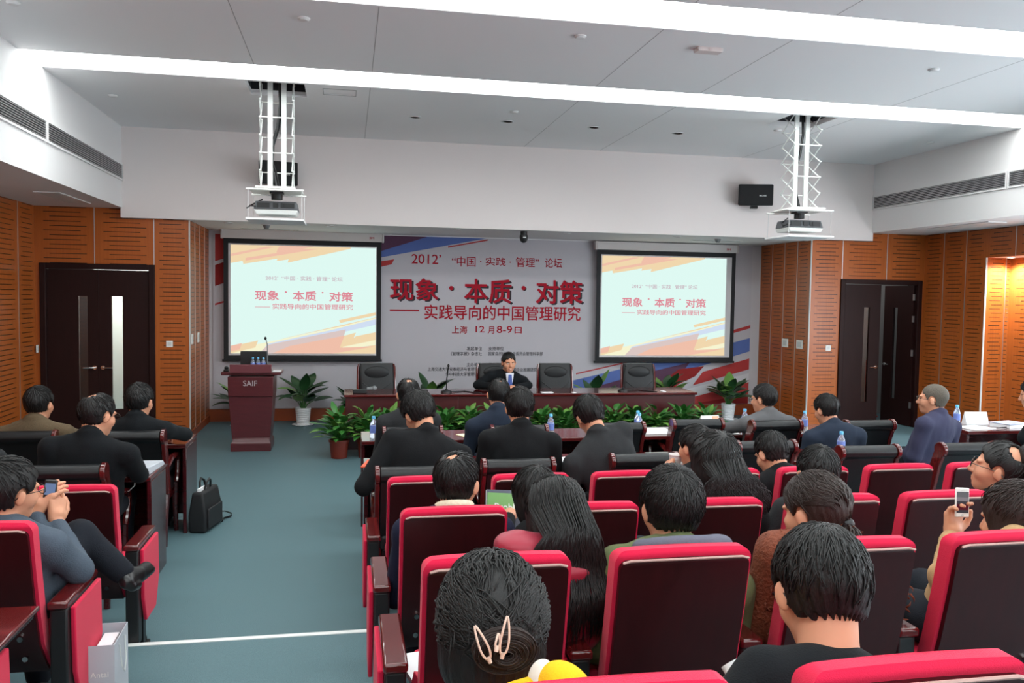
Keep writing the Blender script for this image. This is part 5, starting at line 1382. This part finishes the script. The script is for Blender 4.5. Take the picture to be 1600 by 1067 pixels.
def fall(pd, n, seed, L, spread, r, mtl, wave=.01, name='long_hair', zstart=-.02, back=.085, xw=.085, tow=(0, 0), swid=.2, arange=(-1.25, 1.25)):
    """curtain of hair falling from the head over the back"""
    g = np.random.RandomState(seed); H, Rh = pd['H'], pd['Rh']; cs = []
    for i in range(n):
        a = g.uniform(*arange); a0 = a*.9
        d = np.array((math.sin(a0), -math.cos(a0)*.9, g.uniform(.2, .95))); d /= np.linalg.norm(d)
        pts = []
        for j in range(4):
            dd = d.copy(); dd[2] = d[2]-j*.35; dd /= np.linalg.norm(dd); pts.append(H+Rh@(np.array((0, -.012, .03))+dd*(scalp_point(dd)+.02+g.uniform(0, .010)))*1.1)
        q = pts[-1]; Li = L*g.uniform(.75, 1.05); ph = g.uniform(0, 6); k = 8
        for j in range(1, k+1):
            s_ = j/k
            x = q[0]+math.sin(a)*spread*s_+tow[0]*s_+wave*math.sin(ph+s_*9)
            y = q[1]-.035*math.cos(a)*math.sin(min(1, s_*2)*1.57)-.01*s_+wave*math.cos(ph+s_*8)+tow[1]*s_
            pts.append(np.array((x, y, q[2]-Li*s_)))
        sc, T = pd['sc'], pd['T']; pl = np.array((0, .34, .575))
        for p in pts[3:]:
            tt = (sc[2]-p[2])/(sc[2]-pl[2]); c_ = sc+(pl-sc)*max(tt, -.12); wx = (p[0]-c_[0])/(swid*1.12)
            dep = .085+.075*min(1, max(0, tt*5+.5))
            if abs(wx) < 1: p[1] = min(p[1], c_[1]-dep*math.sqrt(1-wx*wx)-.014-g.uniform(0, .008))
        cs.append(pts)
    return curves_mesh(name, cs, r, mtl, pd['t'])
fall(wv, 900, 3, .17, .125, .0036, HAIR, .016, tow=(.035, 0))
person('short haired man in a grey jacket in the second red row', (2.24, r2y, r2z), (1279, 702, 3.80), yaw=-8, pitch=10, coat=CHAR, sw=.215, collar=True, thick=.014, hs=1.12, nlock=260, hres=.005, elbows=((-.32, .26, .66), None))
person('balding man with glasses turned to the left in the second red row', (3.34, r2y, r2z), (1562, 694, 3.78), yaw=44, pitch=-12, roll=0, coat=BLACKSUIT, sw=.21, collar=True, bald=(-.062, .105, .055, -.03), thick=.012, spec=True, hs=1.16, hres=.005, nlock=260)
person('person in black at the right picture edge in the second red row', (3.86, r2y, r2z), (1626, 694, 3.66), yaw=30, pitch=4, roll=0, coat=BLACKW, sw=.24, bulk=1.15, collar=True, hair='bob', nlock=100)

# ---- third red row
r3y, r3z = ROWY[2], RISE[2]
lw = person('woman with long black hair and a red quilted jacket in the third red row', (.58, r3y, r3z), (868, 756, 2.86), yaw=4, pitch=30, roll=0, coat=BURG, sw=.20, bulk=1.1, hair='bob', thick=.018, hs=1.10, quilt=True, nlock=500, hres=.005, res=.009, fold=.004, collar=True, lockr=.0018, hunch=.04, nbz=.025)
fall(lw, 430, 5, .36, .15, .0024, HAIR, .007, tow=(-.04, -.02), swid=.215, arange=(-1.25, 1.05))
gm = person('young man in an olive jacket with a grey lined hood in the third red row', (1.06, r3y, r3z), (1049, 740, 2.76), yaw=0, pitch=8, roll=2, coat=OLIVE, sw=.225, bulk=1.1, collar=True, nbz=.0, thick=.022, hs=1.12, nlock=1100, hres=.0045, res=.009, fold=.009, lockr=.0019)
f = Field(); f.torus(gm['nb']+np.array((0, -.062, .046)), .105, .030, rotm(0, 20, 0), .02, 1.3, .85); np_mesh('hood', [f.mesh(.006, lambda P, D: D+.003*wobble(P, 1.5, 3))], GREYLIN, gm['t'])
fw_ = person('woman with a ponytail, turquoise scarf and rust fur coat in the third red row', (1.62, r3y, r3z), (1276, 746, 2.76), yaw=24, pitch=10, nbz=.035, coat=RUST, sw=.225, bulk=1.22, hair='short', hairmat=HAIRB, thick=.014, hs=1.14, nlock=700, hres=.0045, res=.009, fold=.010, lockr=.0018, crown=(0, .6, .8))
f = Field(); f.torus(fw_['nb']+np.array((0, 0, .018)), .075, .026, rotm(0, 16, 0), .02, 1.1, 1.); f.torus(fw_['nb']+np.array((0, .0, -.005)), .085, .022, rotm(0, 8, 6), .02, 1.1, 1.)
np_mesh('scarf', [f.mesh(.006, lambda P, D: D+.004*wobble(P, 2.2, 9))], TURQ, fw_['t'])
def tail(pd, n, seed, tie_l, mid, end, r, mtl):
    g = np.random.RandomState(seed); H, Rh = pd['H'], pd['Rh']; cs = []
    tie = H+Rh@np.array(tie_l)
    for i in range(n):
        a = g.uniform(-1.5, 1.5); d = np.array((math.sin(a), -.2+.6*math.cos(a)*g.uniform(-.6, 1), g.uniform(.1, 1))); d /= np.linalg.norm(d)
        p0 = H+Rh@(np.array((0, -.012, .03))+d*(scalp_point(d)+.016))*1.12
        dm = d*.45+np.array((0, -.6, .0)); dm /= np.linalg.norm(dm); p1 = H+Rh@(np.array((0, -.012, .03))+dm*(scalp_point(dm)+.02))*1.12
        j = g.normal(size=3)*.007
        cs.append([p0, (p0+p1)/2+(p0+p1-2*H)/2*.06, p1, tie+j])
    for i in range(n//2):
        j = g.normal(size=3)*.012; e = g.normal(size=3)*.022
        cs.append([tie+j*.5, tie*.5+np.array(mid)*.5+j+np.array((0, -.012, .006)), np.array(mid)+j*1.6, np.array(mid)*.4+np.array(end)*.6+e*.8, np.array(end)+e])
    curves_mesh('ponytail', cs, r, mtl, pd['t'])
    m = MB(); m.ell(tuple(tie), (.026, .02, .026), 12); m.build('hair_tie', BLACKPL, pd['t'])
tl = fw_['H']+fw_['Rh']@np.array((.015, -.118, -.035))
tail(fw_, 260, 4, (.015, -.118, -.035), tl+np.array((.0, -.035, -.05)), tl+np.array((-.10, -.02, -.085)), .0045, HAIRB)
g = np.random.RandomState(2); m = MB()      # fur tufts on the shoulders and back
for i in range(2600):
    a = g.uniform(-1, 1); sd = 0 if a < 0 else 1; S0 = fw_['nb']; S1 = fw_['sh'][sd]; tt = abs(a)
    base = S0+(S1-S0)*tt+np.array((0, 0, .0))
    ang = g.uniform(-2.2, .9); drop = g.uniform(0, .34)*(g.rand() < .65)
    p = base+np.array((g.normal()*.02+(1 if sd else -1)*drop*.18, math.sin(ang)*.072-.02, math.cos(ang)*.066-drop))
    nrm = np.array(((1 if sd else -1)*.5*tt, math.sin(ang), math.cos(ang)-drop)); nrm /= np.linalg.norm(nrm)+1e-6
    d = nrm*.5+g.normal(size=3)*.45+np.array((0, 0, -.5)); d /= np.linalg.norm(d)
    m.tube([p, p+d*.016+nrm*.008, p+d*.034], [.0045, .0035, .0005], 4)
m.build('fur_tufts', RUST, fw_['t'], smooth=2.)
# woman with the white phone
yph = 2.98
ph_c = aty(1503, 785, yph)
rx, ry, rzf = 2.30, r3y, r3z
loc = lambda p: np.array(p)-np.array((rx, ry, rzf))
cw = person('woman with brown wavy hair and a beige coat raising a white phone, third red row', (rx, ry, rzf), (1588, 763, 2.78), yaw=20, pitch=6, coat=BEIGE, sw=.195, bulk=1.04, hair='bob', hairmat=HAIRB, thick=.022, hs=1.14, nlock=520, hres=.005, res=.010,
    elbows=(loc(aty(1476, 900, 2.72)), None), wrists=(loc(ph_c)+np.array((-.012, .035, -.150)), (.18, .46, .59)), hand_cfg=(dict(d=(.10, .05, 1), nrm=(-.1, 1, .05), curl=.55, thumb=.2, spread=.35), {}))
t = thing('mobile_phone', ph_c, 'white smartphone held up over the third red row', 'phone'); t.rotation_euler = (R(-6), R(2), R(-8))
m = MB(); m.bx(-.029, .029, -.0045, .0045, -.060, .060); m.build('case', WHITEPL, t, bevel=.004)
m = MB(); m.bx(-.025, .025, -.0056, -.0047, -.042, .044)
m.bx(-.025, .025, -.0062, -.0057, .006, .022, 1); m.bx(-.025, .025, -.0062, -.0057, -.03, -.006, 2); m.bx(-.025, .025, -.0062, -.0057, .022, .044, 3)
m.build('display', [emis('phone_display_grey', rgb(74, 70, 76), .8), emis('phone_display_pale', rgb(150, 140, 146), .8), emis('phone_display_red', rgb(96, 30, 42), .8), emis('phone_display_ceiling', rgb(120, 118, 122), .8)], t, smooth=0)
m = MB(); m.bx(-.008, .008, -.0056, -.0045, .050, .052); m.cyl((0, -.0045, -.051), (0, -.0056, -.051), .0055, 12); m.build('button', LIGHTGREY, t, smooth=0)
m = MB(); m.bx(-.12, .12, -.09, .09, -.05, .05); 
gk = Field(); gk.chain([np.array(p) for p in ((0, -.05, .0), (.05, 0, .03), (.09, .06, .0), (.02, .1, -.02))], [.03, .04, .035, .03]); 
o = np_mesh('knitted_scarf', [gk.mesh(.008, lambda P, D: D+.004*wobble(P, 3, 4))], GREENSC); o.location = (1.98, r3y+.42, r3z+.565)
tag(o, 'green knitted scarf bundled beside the beige coat', 'scarf')

# ---- rear red row
r4y, r4z = ROWY[3], RISE[3]
hw = person('woman with black hair twisted up in pale hair clips, yellow coat, nearest the camera', (.42, r4y, r4z), (768, 888, 1.80), yaw=-2, pitch=10, coat=YELLOW, sw=.195, bulk=1.05, hair='bob', thick=.028, hs=1.14, nlock=320, hres=.004, res=.009, lockr=.0018, fold=.005, crown=(.03, .05, 1.), nbz=-.075, wrists=((-.04, .46, .6), (.02, .46, .6)))
H, Rh = hw['H'], hw['Rh']
f = Field(); f.torus(hw['nb']+np.array((0, -.0, .012)), .085, .030, rotm(0, 10, 0), .02, 1.2, 1.); np_mesh('collar_lining', [f.mesh(.006)], mat('cream_fleece', rgb(216, 208, 196), .9), hw['t'])
g = np.random.RandomState(6); cs = []
BUNW = aty(786, 1010, hw['root'][1]+H[1]-.150) - hw['root']     # centre of the twisted coil
C0 = H+Rh@(np.array((0, -.012, .03))*1.14)
for i in range(900):
    a = g.uniform(-2.7, 2.7); d = np.array((math.sin(a)*.95, -.30+.75*math.cos(a), g.uniform(-.15, 1.)))
    d /= np.linalg.norm(d); p0 = C0+Rh@(d*(scalp_point(d)+.030)*1.14); e = BUNW+g.normal(size=3)*np.array((.030, .008, .020))
    dm = Rh.T@(e-C0); dm = dm/np.linalg.norm(dm)+d*.25; dm /= np.linalg.norm(dm); p1 = C0+Rh@(dm*(scalp_point(dm)+.034)*1.14)
    dh = d+dm*1.0; dh /= np.linalg.norm(dh); ph = C0+Rh@(dh*(scalp_point(dh)+.036)*1.14)
    cs.append([p0, ph, p1, e])
curves_mesh('swept_hair', cs, .0024, HAIR, hw['t'])
cs = []
for i in range(420):
    rr = g.uniform(.010, .058); z0 = g.normal()*.006; a0 = g.uniform(0, 6.28); n = 12
    cs.append([BUNW+np.array((rr*1.15*math.cos(a0+3.4*j/n), -.008-.030*(1-(rr/.062)**2)+z0, rr*.80*math.sin(a0+3.4*j/n))) for j in range(n)])
curves_mesh('coiled_bun', cs, .0024, HAIRB, hw['t'])
PINKCLIP = mat('pale_pink_hair_clip', rgb(216, 184, 168), .3)
yb = hw['root'][1]+BUNW[1]-.050
def clip(q0, q1, w, label):
    """snap clip: a long pale loop from its narrow end q0 to its wide end q1"""
    a = aty(*q0, yb+.008); b = aty(*q1, yb-.004); d = b-a; L = np.linalg.norm(d); d /= L; x = np.cross(d, (0, -1, 0)); x /= np.linalg.norm(x)
    pts = []
    for q in np.linspace(0, 2*math.pi, 25):
        s_ = .5-.5*math.cos(q); pts.append(a+d*L*s_+x*w*(.45+.75*s_)*math.sin(q)+np.array((0, -.005, 0))*math.sin(s_*3.14))
    m = MB(); m.tube(pts, .0024, 6, cap=False); m.tube([b-d*.004, b+d*.008], [.0052, .004], 8)
    tag(m.build('hair_clip', PINKCLIP), label, 'hair clip', 'pale hair clips in the black bun')
clip((742, 978), (764, 1030), .0095, 'pale pink snap clip on the left of the black bun')
clip((793, 963), (785, 1023), .0095, 'pale pink snap clip on the right of the black bun')
clip((779, 990), (776, 1012), .005, 'small pale snap clip between the two long ones')
f = Field(); q = aty(886, 1073, 1.47)-hw['root']; f.ell(q, (.055, .06, .040), rotm(0, 0, 30), .03); f.ell(q+np.array((-.06, .03, -.05)), (.10, .06, .05), None, .04)
np_mesh('hood', [f.mesh(.007, lambda P, D: D+.003*wobble(P, 1.5, 8))], YELLOW, hw['t'])
f = Field(); q = aty(846, 1062, 1.50)-hw['root']; f.ell(q, (.022, .05, .036), rotm(0, 0, 25), .03); np_mesh('hood_lining', [f.mesh(.006)], mat('cream_fleece_lining', rgb(216, 208, 196), .9), hw['t'])
bm = person('man in a black suit bowed over a rolled paper in the rearmost red row', (1.0, r4y, r4z), (1286, 840, 1.78), yaw=-9, pitch=26, roll=2, coat=BLACKSUIT, sw=.215, bulk=1.05, collar=True, shirt=None, thick=.017, hs=1.17, nlock=900, hres=.004, res=.008, fold=.004, spec=True, lockr=.0020, hunch=.03, nbz=-.045, crown=(.05, -.35, .93),
    elbows=((-.30, .30, .70), None), wrists=(tuple(aty(1196, 1112, 1.95)-np.array((1.0, ROWY[3], RISE[3]))), (.04, .46, .6)), hand_cfg=(dict(d=(-.5, .6, .5), nrm=(-.4, -.6, .4), curl=.9), {}), )
# ================================================================ bottles, papers, bags
DZ = .751
for px, py, l in ((584, 690, 'water bottle on the front row desk, left end of the right block'), (862, 684, 'water bottle on the front row desk before the charcoal coat'), (996, 676, 'water bottle on the front row desk, taller looking rear one of the pair'), (1006, 684, 'water bottle on the front row desk, nearer one of the pair'),
                  (1163, 672, 'water bottle on the front row desk left of the grey suit'), (1257, 676, 'water bottle behind the white lidded teacup')):
    p = atz(px, py, DZ); bottle((p[0], min(max(p[1], 7.28), 7.72), DZ), l, 1.0)
bottle((3.93, 6.1, DZ), 'water bottle on the second row desk before the empty leather chair', 1.0)
bottle((6.13, 7.5, DZ), 'water bottle on the side table by the right wall', 1.05)
bottle((-2.10, 7.40, DZ), 'water bottle on the left front desk behind the brown jacket', .95)
bottle((-1.195, 3.04, RISE[2]+.671), 'large water bottle with a red label on the folding tablet', 1.25, LABELRED, LABELBLUE, 'water bottles')
t = thing('teacup', (4.13, 7.66, DZ), 'white lidded porcelain teacup on the front row desk by the grey suit', 'cup')
m = MB(); m.lathe([(.001, 0), (.032, 0), (.045, .05), (.047, .07), (.001, .07)], n=22); m.build('cup', POTWHITE, t)
m = MB(); m.lathe([(.049, .071), (.04, .085), (.012, .094), (.01, .1), (.014, .108), (.001, .112)], n=22); m.build('lid', POTWHITE, t)
m = MB(); m.tube([(-.045, 0, .055), (-.07, 0, .05), (-.068, 0, .025), (-.04, 0, .02)], .006, 8); m.build('handle', POTWHITE, t)
def sheet(x, y, z, w, d, label, mtl=PAPER, rz=0., h=.004, name='paper_sheet', grp='papers on the desks'):
    m = MB(); m.bx(-w/2, w/2, -d/2, d/2, 0, h); o = m.build(name, mtl, loc=(x, y, z)); o.rotation_euler = (0, 0, rz); return tag(o, label, 'paper', grp)
sheet(3.50, 7.42, DZ, .26, .34, 'white papers on the front row desk left of the grey suit')
t = thing('booklet', (3.47, 7.60, DZ), 'open booklet with an orange page standing on the front row desk', 'booklet', rz=R(8))
m = MB(); m.prism([(-.06, 0), (.0, .13), (.06, 0)], 'x', -.1, .1); m.build('cover', PAPER, t, smooth=0)
m = MB(); m.add([(-.0, -.0612, .01), (.09, -.0612, .01), (.09, -.005, .122), (.02, -.005, .122)], [(0, 1, 2, 3)]); o = m.build('picture', mat('peach_print', rgb(226, 170, 140), .6), t, smooth=0); o.location = (0, -.004, .002)
sheet(.36, 7.45, DZ, .28, .38, 'pale papers on the front row desk at the aisle end')
sheet(2.86, 7.5, DZ, .34, .34, 'pale papers on the front row desk beside the bottle pair')
sheet(1.08, 7.42, DZ, .16, .22, 'cream paper on the front row desk beside the navy suit', CREAM, R(20))
sheet(.22, 6.22, DZ, .19, .27, 'orange red booklet on the second row desk at the aisle end', ORANGEP, R(-12), .01, 'booklet')
sheet(1.66, 6.05, DZ, .22, .30, 'white papers curling on the second row desk beside the charcoal coat', PAPER, R(10), .03)
sheet(3.06, 6.2, DZ, .2, .28, 'white sheet on the second row desk before the black overcoat', PAPER)
t = thing('name_card', (4.22, 7.36, DZ), 'cream folded name card before the man in the navy jacket', 'card', 'folded name cards')
m = MB(); m.prism([(-.035, 0), (0, .1), (.035, 0)], 'x', -.08, .08); m.build('card', CREAM, t, smooth=0)
t = thing('name_card', (6.45, 7.62, DZ), 'white folded name card on the side table', 'card', 'folded name cards', R(-8))
m = MB(); m.prism([(-.05, 0), (0, .13), (.05, 0)], 'x', -.12, .12); m.build('card', PAPER, t, smooth=0)
sheet(6.25, 7.38, DZ, .3, .24, 'white papers spread on the side table before the name card', PAPER, R(12), .006)
t = thing('book', (6.70, 7.44, DZ), 'thick pale book lying on the side table', 'book', rz=R(14))
m = MB(); m.bx(-.15, .15, -.11, .11, 0, .035); m.build('pages', PAPER, t, smooth=0)
m = MB(); m.bx(-.155, .155, -.115, .115, .036, .042); m.build('cover', mat('pale_blue_cover', rgb(170, 184, 206), .4), t, smooth=0)
m = MB(); m.tube([(0, 0, .006), (.14, .03, .006)], .005, 8); tag(m.build('pen', BLACKPL, loc=(6.43, 7.30, DZ+.006)), 'black pen on the papers of the side table', 'pen')
# rolled paper in the hand of the bowed man
pr = np.array((1.0-.155, ROWY[3]+.78, RISE[3]+.90)); a_ = atz(1128, 1030, 0); p0 = aty(1140, 1036, 1.90); p1 = aty(1163, 1075, 1.86)
m = MB(); m.tube([tuple(p0), tuple(p1+(p1-p0)*1.2)], [.024, .022], 20); tag(m.build('rolled_paper', PAPER), 'white rolled paper in front of the bowed man in black', 'paper')
sheet(.30, ROWY[2]+.42, RISE[2]+.478, .20, .28, 'white papers tucked beside the long haired woman', PAPER, R(12), .02)

# grey gift bag on the left second-row desk (lying), grey bag on the aisle floor
def paper_bag(loc, rz, w, d, h, label, letter=True, tilt=(0, 0)):
    t = thing('paper_bag', loc, label, 'bag', 'pale grey paper bags', rz)
    t.rotation_euler = (tilt[0], tilt[1], rz)
    m = MB(); a, b = w/2, d/2; i = .003
    ro = [(-a, -b), (a, -b), (a, b), (-a, b)]; ri = [(-a+i, -b+i), (a-i, -b+i), (a-i, b-i), (-a+i, b-i)]
    vs = [(x, y, 0) for x, y in ro]+[(x, y, h) for x, y in ro]+[(x, y, h) for x, y in ri]+[(x, y, .004) for x, y in ri]
    fs = [(3, 2, 1, 0)]
    for k in range(4):
        n = (k+1) % 4; fs += [(k, n, 4+n, 4+k), (4+k, 4+n, 8+n, 8+k), (8+k, 8+n, 12+n, 12+k)]
    fs.append((12, 13, 14, 15)); m.add(vs, fs); bb = m.build('bag_body', GREYBAG, t, smooth=0)
    for s in (-1, 1):
        m = MB(); m.tube([(-a*.4, s*(b+.004), h-.03), (-a*.36, s*(b+.012), h-.13), (-a*.05, s*(b+.014), h-.17), (a*.25, s*(b+.012), h-.13), (a*.4, s*(b+.004), h-.03)], .0028, 6); m.build('cord_handle', LIGHTGREY, t)
    if letter:
        text('Antai', 'lettering', d*.62, WHITEPL, bb, (-a-.002, d*.33, h*.64), rot=(R(90), 0, R(-90)), bold=.004)
    return t
bg = paper_bag((-1.03, 3.885, RISE[1]), R(92), .26, .115, .38, 'pale grey paper bag on the aisle floor beside the red seat')
m = MB(); m.prism([(-.1, .0), (.1, .0), (.1, .02), (-.1, .02)], 'y', -.02, .02); 
m = MB(); m.bx(-.09, .09, -.03, .03, .02, .35); o = m.build('contents', PAPER, bg, smooth=0)
lb = thing('paper_bag', (-1.46, 6.22, DZ), 'pale grey paper bag lying on the left second row desk', 'bag', 'pale grey paper bags', R(-4))
m = MB(); m.loft([[(-.15, -.20, 0), (.15, -.20, 0), (.15, .20, 0), (-.15, .20, 0)], [(-.15, -.20, .07), (.15, -.20, .055), (.14, .19, .03), (-.14, .19, .03)]]); m.build('bag_body', GREYBAG, lb, bevel=.004)
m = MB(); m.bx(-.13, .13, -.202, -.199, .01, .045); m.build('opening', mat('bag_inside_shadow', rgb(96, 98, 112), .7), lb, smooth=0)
m = MB(); m.tube([(.07, -.2, .05), (.075, -.22, .0), (.07, -.23, -.06), (.03, -.225, -.1), (-.02, -.22, -.085)], .0035, 6); m.build('cord_handle', LIGHTGREY, lb)

# black laptop bag standing on the aisle floor
t = thing('laptop_bag', (-1.18, 7.42, 0), 'black laptop bag standing on the aisle floor against the front desk', 'bag', rz=R(78)); t.scale = (.92, .92, 1.0)
m = MB(); m.loft([[(-.20, -.075, .0), (.20, -.075, .0), (.20, .075, .0), (-.20, .075, .0)], [(-.21, -.085, .15), (.21, -.085, .15), (.21, .08, .15), (-.21, .08, .15)], [(-.19, -.05, .34), (.19, -.05, .34), (.19, .05, .34), (-.19, .05, .34)]]); m.build('bag_body', mat('black_nylon', rgb(24, 25, 28), .6, bump=(300, .3)), t, bevel=.02, seg=3); bb = t.children[0]
m = MB(); m.bx(-.17, .17, -.1, -.082, .03, .2); m.build('front_pocket', mat('black_nylon_pocket', rgb(28, 29, 32), .6), bb, bevel=.012)
m = MB()
for s in (-1, 1): m.tube([(-.07, s*.02, .335), (-.05, s*.03, .40), (0, s*.04, .425), (.05, s*.03, .40), (.07, s*.02, .335)], .010, 8)
m.build('handle', BLACKPL, t)
m = MB(); m.tube([(.2, .03, .06), (.28, .0, .07), (.36, -.05, .06), (.40, -.10, .03), (.36, -.11, .015), (.28, -.06, .012), (.18, -.09, .012)], .014, 8, flat=.4); m.build('shoulder_strap', BLACKPL, t)
m = MB(); m.bx(-.16, .0, -.012, .012, .33, .365); m.build('papers', PAPER, t, smooth=0)

# red gift bag squeezed beside the third-row seat
rb = thing('gift_bag', (.235, ROWY[2]+.10, RISE[2]+.40), 'red paper gift bag with a dark red bow hanging beside the aisle seat', 'bag')
rb.rotation_euler = (R(-8), R(14), R(12))
REDP = mat('red_gift_paper', rgb(196, 26, 60), .5)
m = MB(); m.loft([[(-.05, -.09, -.1), (.05, -.09, -.1), (.05, .09, -.1), (-.05, .09, -.1)], [(-.045, -.10, .16), (.045, -.10, .16), (.04, .10, .19), (-.04, .10, .19)]]); m.build('bag_body', REDP, rb, bevel=.003)
m = MB()
for s in (-1, 1): m.tube([(-.05, -.06, .08), (-.09, -.06+s*.02, .10+s*.02), (-.11, -.06+s*.03, .085+s*.03), (-.085, -.06+s*.01, .07), (-.05, -.06, .075)], .006, 6, flat=.4)
m.build('bow', mat('dark_red_ribbon', rgb(140, 22, 40), .4), rb)
sheet(-1.27, 2.80, RISE[2]+.671, .12, .17, 'pale yellow paper on the folding tablet', CREAM, R(20))
